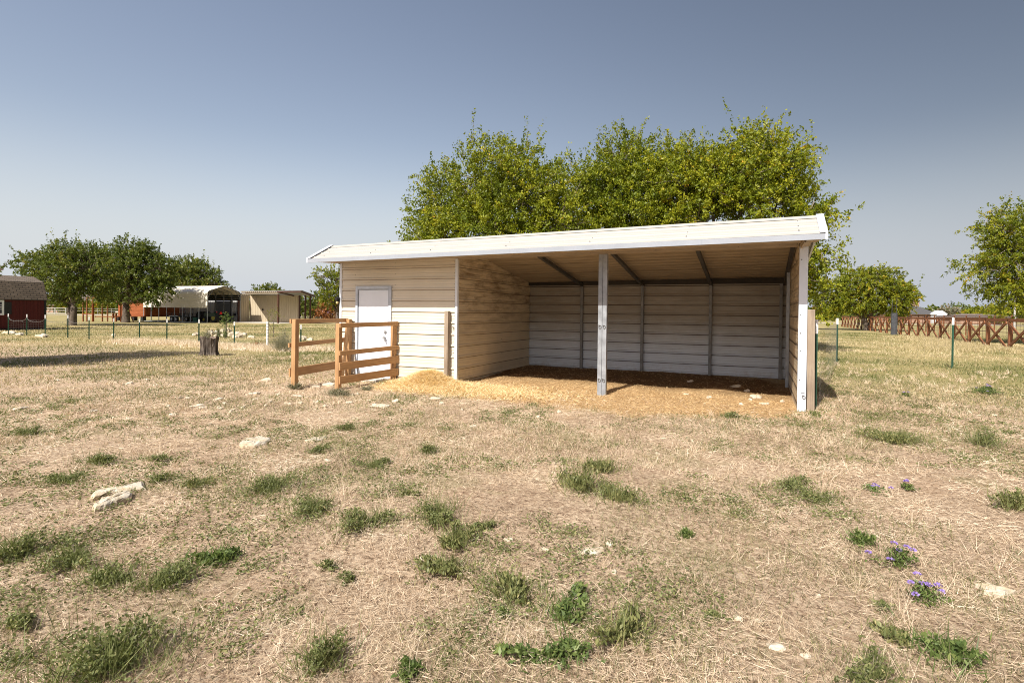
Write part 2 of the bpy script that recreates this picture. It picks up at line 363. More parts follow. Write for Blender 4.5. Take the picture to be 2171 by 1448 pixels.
# ground sheet
def ground_mat():
    m, t, b = mat_new('dry_pasture'); v = coords(t)
    sep = nd(t, "ShaderNodeSeparateXYZ"); t.links.new(v, sep.inputs[0]); X, Y = sep.outputs[0], sep.outputs[1]
    f = noise(t, v, 28, 8, .7); straw = ramp(t, f, [(.31, (.08, .052, .030)), (.43, (.36, .25, .165)), (.56, (.59, .45, .31)), (.8, (.74, .61, .45))])
    big = noise(t, v, .7, 5, .6)
    straw = mixc(t, mrange(t, big, .52, .68, 0, .5), straw, (.36, .235, .15))
    g = noise(t, v, 1.15, 6, .68, .3)
    straw = mixc(t, mrange(t, g, .55, .68, 0, .5), straw, (.23, .22, .09))
    # far lawn: shorter, greener on the left, tan on the right
    fl = noise(t, v, .35, 7, .7); fl2 = noise(t, v, 4, 6, .7)
    lawn = ramp(t, fl, [(.32, (.23, .225, .08)), (.5, (.37, .31, .14)), (.68, (.52, .40, .22))])
    lawn = mixc(t, mrange(t, fl2, .3, .7, 0, .35), lawn, (.15, .12, .06))
    far = mrange(t, math_n(t, 'ADD', Y, math_n(t, 'MULTIPLY', big, 4)), 3, 8)
    c = mixc(t, far, straw, lawn)
    # hay and bedding in and in front of the shelter
    nn = noise(t, v, 1.6, 6, .65)
    dx = math_n(t, 'DIVIDE', math_n(t, 'SUBTRACT', X, 2.35), 4.1); dy = math_n(t, 'DIVIDE', math_n(t, 'SUBTRACT', Y, 1.3), 2.75)
    d = math_n(t, 'SQRT', math_n(t, 'ADD', math_n(t, 'POWER', math_n(t, 'ABSOLUTE', dx), 3.0), math_n(t, 'POWER', math_n(t, 'ABSOLUTE', dy), 3.0)))
    d = math_n(t, 'ADD', d, math_n(t, 'MULTIPLY', nn, .55))
    hay = ramp(t, noise(t, v, 38, 7, .7), [(.3, (.26, .155, .07)), (.5, (.53, .355, .18)), (.75, (.72, .53, .30))])
    dung_shade = ramp(t, noise(t, v, 22, 6, .7), [(.35, (.055, .028, .012)), (.7, (.19, .105, .04))])  # dung brown, darkened to put the shelter's shade into the floor colour
    hay = mixc(t, math_n(t, 'MULTIPLY', mrange(t, math_n(t, 'ADD', Y, math_n(t, 'MULTIPLY', nn, 1.6)), 1.6, 2.5), .88), hay, dung_shade)
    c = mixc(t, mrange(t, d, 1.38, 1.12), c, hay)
    t.links.new(c, b.inputs['Base Color']); b.inputs['Roughness'].default_value = .97; b.inputs['Specular IOR Level'].default_value = .1
    bump(t, noise(t, v, 34, 8, .75), b, .9, .03); return m
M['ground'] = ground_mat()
straw_stops = [(0, (.13, .085, .055)), (.2, (.38, .27, .175)), (.5, (.68, .53, .375)), (.8, (.85, .72, .545)), (1, (.93, .85, .72))]
M['straw'] = leaf_mat('dry_blades', straw_stops, .15, .6)
M['hay'] = leaf_mat('hay_blades', [(0, (.46, .28, .11)), (.4, (.76, .55, .26)), (.75, (.90, .72, .42)), (1, (.95, .84, .60))], .15, .55)
M['bedding'] = leaf_mat('bedding_blades', [(0, (.22, .13, .06)), (.5, (.54, .36, .175)), (1, (.80, .59, .32))], .1, .6)
M['green_blade'] = leaf_mat('green_blades', [(0, (.08, .10, .032)), (.5, (.165, .185, .065)), (.8, (.29, .28, .11)), (1, (.50, .42, .22))], .25)
M['lawn_blade'] = leaf_mat('lawn_blades', [(0, (.13, .15, .04)), (.35, (.30, .27, .115)), (.7, (.50, .40, .215)), (1, (.64, .52, .33))], .2)
M['weed'] = leaf_mat('weed_leaves', [(0, (.070, .090, .030)), (.5, (.155, .180, .062)), (.85, (.27, .28, .11)), (1, (.50, .42, .22))], .3)
M['weed_bright'] = leaf_mat('bright_weed_leaves', [(0, (.055, .09, .028)), (.6, (.13, .185, .05)), (1, (.27, .31, .10))], .3)
M['leaf_elm'] = leaf_mat('elm_leaves', [(0, (.06, .095, .008)), (.45, (.165, .20, .010)), (.85, (.33, .335, .018)), (.96, (.44, .38, .02)), (1, (.58, .36, .03))], .32)
M['leaf_dark'] = leaf_mat('dark_leaves', [(0, (.04, .062, .010)), (.5, (.10, .135, .020)), (.9, (.19, .215, .032)), (1, (.32, .28, .05))], .35)
M['leaf_yellow'] = leaf_mat('yellowing_leaves', [(0, (.07, .10, .010)), (.4, (.165, .20, .014)), (.8, (.32, .32, .02)), (.95, (.45, .34, .03)), (1, (.52, .27, .03))], .38)
M['leaf_rust'] = leaf_mat('rust_leaves', [(0, (.11, .09, .03)), (.5, (.30, .12, .04)), (1, (.45, .17, .05))], .2)
M['leaf_grey'] = leaf_mat('grey_brush_leaves', [(0, (.10, .12, .06)), (.5, (.20, .20, .12)), (1, (.42, .34, .24))], .2)

# ------------------------------------------------------------------ ground sheet to the horizon
def axis(lo, hi, c0, c1, fine):
    a = list(np.arange(c0, c1, fine)); s = fine; x = c1
    while x < hi: a.append(x); s *= 1.13; x += s
    a.append(hi); s = fine; x = c0 - fine; b = []
    while x > lo: b.append(x); s *= 1.13; x -= s
    b.append(lo); return np.array(b[::-1] + a)
gx = axis(-1500, 1500, -8, 13, .07); gy = axis(-60, 2600, -9.2, 5, .07)
GX, GY = np.meshgrid(gx, gy)
gobj = grid_mesh('ground', GX, GY, ground(GX, GY), M['ground']); tag(gobj, kind='structure')
# gravel road crossing far behind, at right angles to the view
def view_pt(side, depth, z=0.0):
    """side / depth in metres from the camera foot along the street grid of the view"""
    p = CAM + _rt * side + _fw * depth; return (p[0], p[1], z)
rd = MB()
rd.add([view_pt(-260, 106, .02), view_pt(260, 106, .02), view_pt(260, 113, .02), view_pt(-260, 113, .02)], [(0, 1, 2, 3)])
tag(rd.build('road', M['gravel_road']), kind='structure')

# ------------------------------------------------------------------ the loafing shed
RIB = .2286; Z0 = 2.494
def rib_profile(zmin, zmax):
    """list of (z, offset) of ribbed sheet, major rib every 9 in, two faint ribs between"""
    out = [(zmin, 0)]; k = int((Z0 - zmin) / RIB) + 2
    for i in range(k, -4, -1):
        zc = Z0 + .012 - i * RIB
        for dz, o in ((-.030, 0), (-.014, .020), (.008, .020), (.024, 0), (.075, 0), (.081, .0035), (.091, .0035), (.097, 0), (.140, 0), (.146, .0035), (.156, .0035), (.162, 0)):
            z = zc + dz
            if zmin + .002 < z < zmax - .002: out.append((z, o))
    out.append((zmax, out[-1][1])); out.sort(); return out
def sheet_wall(name, p, q, zmin, ztop, out, mat, parent, gap=None):
    """ribbed sheet from p to q (xy). ztop is a height or a pair (height at p, height at q). out is the side the ribs stand proud to"""
    p, q = Vector(p), Vector(q); o = Vector(out); m = MB()
    zt0, zt1 = ztop if isinstance(ztop, tuple) else (ztop, ztop); zm = max(zt0, zt1); zl = min(zt0, zt1)
    rows = []
    for z, off in rib_profile(zmin, zm):
        a, b = 0.0, 1.0
        if z > zl and zt0 != zt1:
            s = (z - zt0) / (zt1 - zt0)
            if zt0 < zt1: a = s
            else: b = s
        rows.append((z, off, a, b))
    th = .0015
    for side in (0, 1):
        base = len(m.v)
        for z, off, a, b in rows:
            for s in (a, b):
                c = Vector((*p.lerp(q, s), 0)) + o * (off - side * th); m.v.append((c.x, c.y, z))
        for i in range(len(rows) - 1):
            f = (base + 2 * i, base + 2 * i + 1, base + 2 * i + 3, base + 2 * i + 2); m.f.append(f if side == 0 else f[::-1])
    if gap: m = gap(m)
    return m.build(name, mat, parent)
hz = lambda x: 2.626 + .0046 * x                       # header underside
ez = lambda x: 2.595 + .0082 * (x)                     # fascia underside
rz = lambda x: 3.000 + .0100 * (x)                     # ridge
YE, YR, YB = -.90, -.25, 3.93                          # eave, ridge, back eave
XL, XR = -3.05, 6.34
ceil = lambda y, x=3: rz(x) - .03 - .152 * (y - YR)
shed = empty('loafing_shed', (0, 0, 0), 0, 'beige corrugated metal horse shelter with an open right bay and a white door', 'shed')
# walls
fl = -.05
def wall_front():
    # left of door, right of door, over door: one wall built of three butted sheets
    m = MB()
    for a, b, z0, z1 in ((-2.943, -2.525, fl, 2.70), (-1.575, -.03, fl, 2.70), (-2.525, -1.575, 2.115, 2.70)):
        prof = rib_profile(z0, z1)
        for side in (0, 1):
            base = len(m.v)
            for z, off in prof:
                for x in (a, b): m.v.append((x, -off + side * .0015, z))
            for i in range(len(prof) - 1):
                f = (base + 2 * i, base + 2 * i + 1, base + 2 * i + 3, base + 2 * i + 2); m.f.append(f if side == 0 else f[::-1])
    o = m.build('front_wall', M['panel'], shed)
    o['label'] = 'sunlit corrugated front wall round the door'
wall_front()
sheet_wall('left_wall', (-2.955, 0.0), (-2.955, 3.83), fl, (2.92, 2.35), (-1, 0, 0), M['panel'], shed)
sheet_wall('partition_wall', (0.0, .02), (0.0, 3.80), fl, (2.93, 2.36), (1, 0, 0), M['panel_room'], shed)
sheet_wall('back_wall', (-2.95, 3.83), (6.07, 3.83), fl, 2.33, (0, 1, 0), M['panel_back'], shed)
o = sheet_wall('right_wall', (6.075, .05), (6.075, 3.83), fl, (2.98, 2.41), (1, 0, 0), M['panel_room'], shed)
# roof: two ribbed slopes with a thickness
def slope_sheet(name, ya, za, yb, zb, mat, x0=XL, x1=XR, drop=0.0, flat=False):
    """ribs run along x, profile follows the slope"""
    L = math.hypot(yb - ya, zb - za); ny, nz = -(zb - za) / L, (yb - ya) / L
    if nz < 0: ny, nz = -ny, -nz
    s = 0; prof = [(0, 0)]
    while s < L:
        for ds, o_ in ((.09, 0), (.106, .009), (.126, .009), (.142, 0), (.19, 0), (.196, .003), (.204, .003), (.21, 0)):
            if s + ds < L - .002: prof.append((s + ds, o_))
        s += RIB
    prof.append((L, 0)); m = MB()
    tilt = .0092
    for side in (0, 1):
        base = len(m.v)
        for ds, off in prof:
            f = ds / L; y = ya + (yb - ya) * f + ny * (off - side * .002 - drop); z = za + (zb - za) * f + nz * (off - side * .002 - drop)
            for x in (x0, x1): m.v.append((x, y, z + tilt * x))
        for i in range(len(prof) - 1):
            fc = (base + 2 * i, base + 2 * i + 1, base + 2 * i + 3, base + 2 * i + 2); m.f.append(fc if side == 0 else fc[::-1])
    return m.build(name, mat, shed)
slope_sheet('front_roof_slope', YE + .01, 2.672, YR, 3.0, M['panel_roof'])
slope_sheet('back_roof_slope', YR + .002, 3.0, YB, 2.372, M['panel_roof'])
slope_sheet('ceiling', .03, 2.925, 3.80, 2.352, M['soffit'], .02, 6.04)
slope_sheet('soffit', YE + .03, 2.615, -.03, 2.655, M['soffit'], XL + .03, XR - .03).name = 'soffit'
# ridge cap
m = MB()
for s in (0,):
    for x0, x1 in ((XL, XR),):
        m.add([(x0, YR - .07, rz(x0) - .028), (x1, YR - .07, rz(x1) - .028), (x1, YR, rz(x1) + .022), (x0, YR, rz(x0) + .022), (x1, YR + .09, rz(x1) + .004), (x0, YR + .09, rz(x0) + .004)],
              [(0, 1, 2, 3), (3, 2, 4, 5)])
m.build('ridge_cap', M['panel_roof'], shed)
# fascia strip in five lengths with a small step at each lap
xs = [XL, -.62, 1.55, 3.05, 4.72, XR]
for i in range(5):
    a, b = xs[i], xs[i + 1]; m = MB(); y0 = YE - .004 - .003 * (i % 2)
    def sl(x): return ez(x)
    m.add([(a, y0, sl(a)), (b, y0, sl(b)), (b, y0, sl(b) + .078), (a, y0, sl(a) + .078), (a, y0 + .03, sl(a)), (b, y0 + .03, sl(b)), (b, y0 + .05, sl(b) + .081), (a, y0 + .05, sl(a) + .081)],
          [(0, 1, 2, 3), (0, 4, 5, 1), (3, 2, 6, 7), (1, 5, 6, 2), (0, 3, 7, 4), (4, 7, 6, 5)])
    m.build('fascia', M['fascia'], shed)
# gable trims
for x, s in ((XL, -1), (XR, 1)):
    m = MB()
    e0 = (x, YE - .01, ez(x) + .0); pts = [(YE - .012, ez(x)), (YE - .012, ez(x) + .092), (YR, rz(x) + .034), (YB, rz(x) - .60), (YB, rz(x) - .68), (YR, rz(x) - .055)]
    m.prism(pts, 'x', x, x + s * .03)
    fl_ = [(YE - .012, ez(x) + .092), (YE - .012, ez(x) + .098), (YR, rz(x) + .040), (YB, rz(x) - .594), (YB, rz(x) - .60), (YR, rz(x) + .034)]
    m.prism(fl_, 'x', x + s * .03, x - s * .07)
    m.build('gable_trim', M['trim'], shed)
# gable wall infill above right wall, right and left
for x in (6.10, -2.97):
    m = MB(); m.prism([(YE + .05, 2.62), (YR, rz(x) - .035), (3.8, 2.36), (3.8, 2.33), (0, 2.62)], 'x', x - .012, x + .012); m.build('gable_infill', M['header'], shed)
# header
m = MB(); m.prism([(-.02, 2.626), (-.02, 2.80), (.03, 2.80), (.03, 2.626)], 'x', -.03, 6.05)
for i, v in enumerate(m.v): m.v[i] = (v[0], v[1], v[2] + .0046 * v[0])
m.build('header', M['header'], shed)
# posts
def post(name, x0, x1, y0, y1, z0, z1, mat, bev=.004, seam=None):
    m = MB()
    if seam: m.box(x0, y0, z0, seam - .003, y1, z1).box(seam + .003, y0, z0, x1, y1, z1).box(seam - .003, y0 + .012, z0, seam + .003, y1, z1)
    else: m.box(x0, y0, z0, x1, y1, z1)
    return m.build(name, mat, shed, bevel=bev)
post('corner_post', -.035, .022, -.022, .045, .0, hz(0) + .02, M['trim'])
post('corner_post', -2.985, -2.925, -.024, .03, -.05, 2.66, M['trim'])
mp = post('middle_post', 2.905, 3.060, -.03, .055, -.05, hz(3), M['galv_light'], .006, 2.982); mp['label'] = 'twin galvanised post in the middle of the open bay'
rp = post('corner_post', 6.075, 6.195, -.035, .03, -.05, hz(6.1), M['trim'], .005)
# soffit box at the right end
m = MB(); m.prism([(YE + .04, 2.70), (YE + .04, 2.655), (-.03, 2.650), (-.03, 2.74)], 'x', 6.075, 6.20); m.build('soffit_trim', M['header'], shed)
for x in (1.44, 2.95, 4.50, 5.95):
    post('back_post', x - .032, x + .032, 3.735, 3.80, .05, 2.33, M['galv_dark'])
post('side_post', 6.005, 6.065, 2.55, 2.61, .05, 2.56, M['galv'])
for x in (1.44, 2.95, 4.50, 6.02):
    m = MB(); m.bar((x, .04, 2.85), (x, 3.77, 2.283), .066, .066); m.build('rafter', M['rafter'], shed)
m = MB(); m.box(.01, 3.70, 2.285, 6.05, 3.828, 2.40); m.build('back_girt', M['black_steel'], shed)
# screws on roof and walls
m = MB()
_scr = {}
def dot(p, n, r=.0085):
    n = Vector(n); k = (tuple(n), r)
    if k not in _scr:
        o = MB().tube([-n * .002, n * .006], r, 6).build('screw', M['screw'], shed); _scr[k] = o.data
    else: o = bpy.data.objects.new('screw', _scr[k]); col.objects.link(o); o.parent = shed
    o.location = p
sn = Vector((0, -.45, .893))
for x in (-2.75, -1.55, -.15, 1.42, 2.95, 4.48, 6.02):
    for k, f in enumerate((.22, .47, .80)):
        y = YE + (YR - YE) * f; z = 2.672 + (3.0 - 2.672) * f + .0092 * x + .004
        dot((x, y, z), sn, .009)
for x in (-1.50, -2.56, -.06):
    for i in range(0, 9):
        for dz in ((.10, -.04) if x > -2 and i % 2 == 0 else (.1,)):
            z = Z0 + .05 - i * RIB + dz * .5
            if -2.6 < x < -1.5 and z < 2.1 and x != -1.5: continue
            dot((x, -.003, z), (0, -1, 0), .006)
for i in range(20): dot((-.045, -.004, .35 + i * .115), (0, -1, 0), .0055)
for z in (2.45, 1.60, 1.32, 1.05, .6): dot((6.105, -.036, z), (0, -1, 0), .009)
for x in (.4, .95, 1.7, 2.4, 2.75, 3.2, 3.9, 4.6, 5.2, 5.8): dot((x, -.021, hz(x) + .035), (0, -1, 0), .006)
for i in range(12): dot((.004, 2.1 if i % 2 else 2.12, .45 + .17 * i), (1, 0, 0), .006)
# eye bolts through the posts
def ring(x, z, y, r=.022, lean=0.0):
    m = MB(); pts = [(x + r * math.cos(a), y, z + r * 1.15 * math.sin(a)) for a in np.linspace(0, 2 * math.pi, 15)]
    m.tube(pts, .0042, 6); m.tube([(x - .03, y + .003, z + .033), (x - .004, y, z + .026)], .0055, 6)
    m.build('eye_bolt', M['screw'], shed)
for x in (2.945, 3.022): ring(x, 1.345, -.038)
for x in (2.945, 3.022): ring(x, .395, -.038)
ring(6.165, .335, -.045, .020)
ring(-.055, 1.25, -.03, .015)
m = MB(); m.tube([(6.125, -.04, .40), (6.175, -.04, .402)], .004, 6); m.build('bolt', M['screw'], shed)

# door
door = MB().box(-2.455, -.012, .12, -1.66, .03, 2.035).build('door', M['door'], shed, bevel=.003)
m = MB().box(-2.525, -.04, .10, -2.468, .02, 2.115).box(-1.647, -.04, .10, -1.578, .02, 2.115).box(-2.468, -.04, 2.055, -1.647, .02, 2.115)
m.build('door_frame', M['frame_metal'], door, bevel=.004)
m = MB().box(-2.468, -.03, .10, -2.456, .01, 2.055).box(-1.658, -.03, .10, -1.647, .01, 2.055).box(-2.456, -.03, 2.038, -1.658, .01, 2.055)
m.build('weather_strip', M['galv'], door)
MB().tube([(-1.735, -.012, 1.14), (-1.735, -.035, 1.14)], [.036, .033], 20).box(-1.755, -.05, 1.13, -1.715, -.034, 1.15).build('deadbolt', M['chrome'], door)
m = MB().tube([(-1.735, -.010, 1.02), (-1.735, -.055, 1.02), (-1.735, -.062, 1.02), (-1.735, -.088, 1.02)], [.012, .013, .028, .026], 18)
m.build('door_knob', M['chrome'], door)
m = MB().tube([(-1.735, -.06, 1.0), (-1.705, -.065, .93)], .012, 8); m.build('door_latch', M['chrome'], door)

# security lamp
lamp = empty('security_lamp', (-2.99, -.03, 1.80), 0, 'small black outdoor lamp fixed on the shed corner left of the door', 'lamp')
MB().box(-.04, -.02, -.02, .03, .03, .07).tube([(-.005, 0, .05), (-.03, -.07, .03)], [.035, .045], 10).build('lamp_housing', M['black'], lamp, bevel=.006)
MB().tube([(-.02, -.03, -.03), (-.02, -.05, -.065)], [.03, .022], 10).build('lamp_lens', M['lamp_glass'], lamp)

# loose wooden posts beside the shed walls
def timber(name, p, q, w, h, mat, parent=None, side=(0, 1, 0), bev=.005):
    """a board along its own local x so that the grain follows it"""
    p, q = Vector(p), Vector(q); L = (q - p).length; d = (q - p) / L
    s = Vector(side); y = (s - d * s.dot(d)).normalized(); z = d.cross(y)
    me = MB().box(0, -w / 2, -h / 2, L, w / 2, h / 2)
    o = me.build(name, mat, None, bevel=bev); mt = Matrix((( d.x, y.x, z.x, p.x), (d.y, y.y, z.y, p.y), (d.z, y.z, z.z, p.z), (0, 0, 0, 1)))
    o.matrix_world = mt
    if parent: o.parent = parent; o.matrix_parent_inverse = Matrix.Identity(4); o.matrix_local = parent.matrix_world.inverted() @ mt if False else mt
    return o
tag(timber('wooden_post', (-.165, -.10, .0), (-.175, -.075, 1.60), .085, .085, M['wood_grey']), 'weathered wooden post against the beige wall beside the hay pile', 'post')
tag(timber('wooden_post', (6.262, .02, -.05), (6.248, .03, 1.685), .10, .105, M['wood_grey']), 'grey knotty wooden post against the right corner of the shelter', 'post')

# cedar wing fences in front of the door
def wing(label, posts, boards, brace=None):
    e = empty('board_fence', (0, 0, 0), 0, label, 'fence', 'short stained board fences either side of the door')
    for p, zt, w in posts:
        timber('post', (p[0], p[1], -.05), (p[0] + .012, p[1], zt), w, w, M['cedar'], e)
    for p, q, w in boards:
        timber('board', p, q, .038, w, M['cedar'], e, side=(1, 0, 0), bev=.004)
    if brace: timber('brace', brace[0], brace[1], .038, .09, M['cedar'], e, side=(1, 0, 0))
wing('left board fence of stained cedar with three boards beside the door',
     [((-2.49, -1.78), 1.41, .095), ((-2.66, -.10), 1.40, .095)],
     [((-2.56, -1.83, 1.372), (-2.715, -.06, 1.372), .085), ((-2.585, -1.84, .915), (-2.72, -.06, .955), .085), ((-2.56, -1.84, .40), (-2.72, -.06, .43), .165)],
     ((-2.62, -.16, 1.32), (-2.55, -.42, .12)))
wing('right board fence of stained cedar with four boards in front of the white door',
     [((-1.775, -1.40), 1.345, .09), ((-1.475, -.085), 1.355, .09)],
     [((-1.71, -1.44, 1.302), (-1.405, -.03, 1.322), .088), ((-1.71, -1.44, .775), (-1.395, -.02, .822), .088), ((-1.71, -1.44, .525), (-1.395, -.02, .575), .145), ((-1.71, -1.44, .265), (-1.40, -.02, .315), .145)])
tag(MB().box(-2.05, -.42, .10, -1.55, -.06, .165).build('threshold_slab', M['concrete'], bevel=.012), 'flat grey slab on the ground below the white door', 'slab')

# ------------------------------------------------------------------ vegetation builders
def unit(a): return a / (np.linalg.norm(a, axis=-1, keepdims=True) + 1e-9)
def rand_dir(n, r=rng): return unit(r.normal(size=(n, 3)))
def leaf_quads(c, axis, L, W, r=rng):
    """rhombus leaves round centres c with long axis"""
    n = len(c); a = unit(axis); b = unit(np.cross(a, rand_dir(n, r)))
    nrm = np.cross(a, b)
    V = np.empty((n, 4, 3)); L = L[:, None]; W = W[:, None]
    V[:, 0] = c - a * L * .5; V[:, 1] = c - a * L * .05 + b * W * .5 + nrm * W * .12; V[:, 2] = c + a * L * .5; V[:, 3] = c - a * L * .05 - b * W * .5 + nrm * W * .12
    return V
def crown_clusters(lobes, n, r, shell=.55):
    lob = np.array(lobes, float); wgt = (lob[:, 3] * lob[:, 4] * lob[:, 5]) ** .75; wgt /= wgt.sum()
    k = r.choice(len(lob), n, p=wgt); d = rand_dir(n, r)
    s = r.random(n) ** (1 / 3.0); s = shell + (1 - shell) * s; s = np.where(r.random(n) < .3, r.random(n) ** .5, s)
    # uneven outline
    ph = lob[k, 0] * 1.7 + lob[k, 2]
    bumpy = 1 + .16 * np.sin(d[:, 0] * 5 + ph) + .13 * np.sin(d[:, 1] * 7 + 2 * ph) + .12 * np.sin(d[:, 2] * 9 + ph * 3)
    c = lob[k, :3] + d * lob[k, 3:6] * (s * bumpy)[:, None]
    return c, d, k
def tree(name, label, base, lobes, mat, n=900, per=40, leaf=.085, twig=.65, trunk=.16, fork=1.6, shoots=0, seed=1, group=None, cat='tree', bark='bark', droop=.2, gap=.0, stems=1, zmin=None, varshift=0, twigs=True):
    r = np.random.default_rng(seed); base = np.array(base, float)
    e = empty(name, tuple(base), 0, label, cat, group)
    lob = np.array(lobes, float)
    c, d, k = crown_clusters(lobes, n, r)
    if gap:
        g = fbm(c[:, 0] * .9 + c[:, 1] * .5 + 50, c[:, 2] * .9 + 20 + seed, 3); keep = g > gap; c, d, k = c[keep], d[keep], k[keep]
    if zmin is not None:
        keep = c[:, 2] > zmin; c, d, k = c[keep], d[keep], k[keep]
    n = len(c)
    ax = unit(d * .8 + rand_dir(n, r) * .7 + np.array([0, 0, .25 - droop]))
    L = twig * (.6 + .8 * r.random(n))
    if shoots:
        top = c[:, 2] > np.quantile(c[:, 2], .55); pick = top & (r.random(n) < shoots)
        ax[pick] = unit(np.array([0, 0, 1.0]) + r.normal(size=(pick.sum(), 3)) * .32); L[pick] *= 1.9
    else: pick = np.zeros(n, bool)
    kk = np.repeat(np.arange(n), per); m = len(kk); t = r.random(m)
    spread = np.where(pick[kk], .10, .27) * L[kk] * (1 - .3 * t)
    bend = np.stack([np.zeros(m), np.zeros(m), -droop * (t ** 2) * L[kk]], -1); bend[pick[kk]] = 0
    P = c[kk] + ax[kk] * (t * L[kk])[:, None] + bend + rand_dir(m, r) * (r.random(m) ** .6 * spread)[:, None]
    la = unit(ax[kk] * .5 + rand_dir(m, r) + np.array([0, 0, -.55]))
    LL = leaf * (.65 + .7 * r.random(m)); V = leaf_quads(P, la, LL, LL * .52, r)
    cv = r.random(n) ; yel = (r.random(n) < .10)
    var = np.clip(.10 + .58 * cv[kk] + .22 * r.random(m) + varshift + np.where(yel[kk], .13, 0) + np.where(r.random(m) < .02, .3, 0), 0, 1)
    np_mesh('crown', V, 4, mat, e, {'var': var})
    # trunk, limbs and twigs
    mb = MB(); fk = np.array([0, 0, fork])
    for s in range(stems):
        off = np.array([(s - (stems - 1) / 2) * trunk * 1.2, 0, 0])
        tp = [off * .8 + np.array([0, 0, -.1]), off + np.array([0, 0, .1]), off * 1.5 + np.array([.03, 0, fork * .5]), off * 2.4 + fk]
        mb.tube(tp, [trunk * 1.55, trunk * 1.2, trunk, trunk * .9], 12)
        mb.tube([off * 2.4 + fk - [0, 0, .05], lob[:, :3].mean(0) * .5 + fk * .5 + off, lob[:, :3].mean(0)], [trunk * .85, trunk * .55, trunk * .2], 8)
    nodes = []
    for i, l in enumerate(lob):
        tgt = l[:3] + np.array([0, 0, l[5] * .2]); st = fk + np.array([(i % stems - (stems - 1) / 2) * trunk * 2.6, 0, -.1])
        mid = st * .45 + tgt * .55 + r.normal(size=3) * .18 + np.array([0, 0, -.15]); mid2 = st * .2 + tgt * .8 + r.normal(size=3) * .15
        mb.tube([st, mid, mid2, tgt], [trunk * .55, trunk * .36, trunk * .22, trunk * .08], 7)
        nodes += [mid, mid2, tgt, (mid + mid2) / 2]
    mb.build('trunk', M[bark], e, smooth=True)
    if twigs:
        nodes = np.array(nodes); idx = r.permutation(n)[:min(n, 420)]
        tb = MB()
        for i in idx:
            q = nodes[np.argmin(((nodes - c[i]) ** 2).sum(1))]; e1 = c[i] + ax[i] * L[i] * .8
            mid = (q + c[i]) / 2 + r.normal(size=3) * .12
            tb.tube([q, mid, c[i], e1], [trunk * .13, trunk * .09, trunk * .055, .004], 4, False)
        tb.build('branches', M['twig'], e)
    return e
def shrub(name, label, p, rx, ry, h, mat, n=260, leaf=.03, seed=1, group=None, cat='weed', stem=True, flat=.5, flowers=0, upright=.35, flower_r=.012):
    r = np.random.default_rng(seed); e = empty(name, tuple(p), r.random() * 6.28, label, cat, group)
    ns = max(6, n // 16); th = r.random(ns) * 2 * math.pi; rr = np.clip(np.abs(r.normal(size=ns)) * .55, 0, 1.35)
    tip = np.stack([np.cos(th) * rr * rx, np.sin(th) * rr * ry, h * np.maximum(.12, 1 - .6 * rr ** 1.5) * (.4 + .7 * r.random(ns))], -1)
    if cat == 'weed' and rx > .08:                      # several crowns of unequal size make the outline ragged
        lobes_ = r.normal(size=(4, 2)) * [.45 * rx, .45 * ry]; lk = r.integers(0, 4, ns); ls = (.35 + .6 * r.random(4))[lk]
        tip[:, :2] = tip[:, :2] * ls[:, None] + lobes_[lk]; tip[:, 2] *= ls ** .5 * 1.15
    kk = r.integers(0, ns, n); t = .15 + .85 * r.random(n) ** .7
    P = tip[kk] * np.stack([t, t, t ** .8], -1) + r.normal(size=(n, 3)) * np.array([rx, ry, h * .35]) * .10
    P[:, 2] = np.abs(P[:, 2]) + .004
    a = unit(tip[kk] * .3 / max(rx, h) + rand_dir(n, r) * .8 + np.array([0, 0, upright])); LL = leaf * (.6 + .8 * r.random(n))
    V = leaf_quads(P, a, LL, LL * .42, r); var = np.clip(.15 + .45 * r.random(n) + .35 * r.random(ns)[kk] + (r.random(n) < .05) * .4, 0, 1)
    if cat == 'weed':                                   # thin blades standing among the leaves
        nb = n // 4; az = r.random(nb) * 6.28; q = np.abs(r.normal(size=nb)) * .75; dv = unit(r.normal(size=(nb, 3)) * [.6, .6, .15] + [0, 0, 1.0]); ln = h * (.5 + 1.0 * r.random(nb))
        bp = np.stack([np.cos(az) * q * rx, np.sin(az) * q * ry, np.zeros(nb)], -1) + dv * ln[:, None] * .5
        V = np.concatenate([V, leaf_quads(bp, dv, ln, np.full(nb, .0034 * max(1, leaf / .02)), r)]); var = np.concatenate([var, .25 + .6 * r.random(nb)])
    np_mesh('foliage', V, 4, mat, e, {'var': var})
    if stem:
        mb = MB()
        for i in range(min(ns, 26)): mb.tube([(0, 0, -.01), tuple(tip[i] * [.5, .5, .55]), tuple(tip[i])], [.003, .002, .001], 4, False)
        mb.build('stems', M['twig'], e)
    for i in range(flowers):
        q = tip[i % ns] * [1, 1, 1] + np.array([0, 0, .02 + .03 * r.random()]); m = 26; dd = rand_dir(m, r); dd[:, 2] = np.abs(dd[:, 2])
        Vf = leaf_quads(q + dd * flower_r * np.array([1.3, 1.3, .6]), dd + rand_dir(m, r) * .4, np.full(m, flower_r * 1.1), np.full(m, flower_r * .9), r)
        np_mesh('flower_head', Vf, 4, M['flower'], e, {'var': r.random(m)})
    return e
def blades(name, x, y, z, L, W, tilt, mat, var, r, kind='stuff', label=None, parent=None):
    n = len(x); az = r.random(n) * 2 * math.pi
    d = np.stack([np.cos(az) * np.cos(tilt), np.sin(az) * np.cos(tilt), np.sin(tilt)], -1) * L[:, None]
    w_ = unit(np.cross(d, np.stack([r.normal(size=n) * .6, r.normal(size=n) * .6, np.ones(n)], -1))) * W[:, None] * .5
    p = np.stack([x, y, z], -1); V = np.stack([p - w_, p + w_, p + d], 1)
    o = np_mesh(name, V, 3, mat, parent, {'var': var}); tag(o, label, None, None, kind); return o

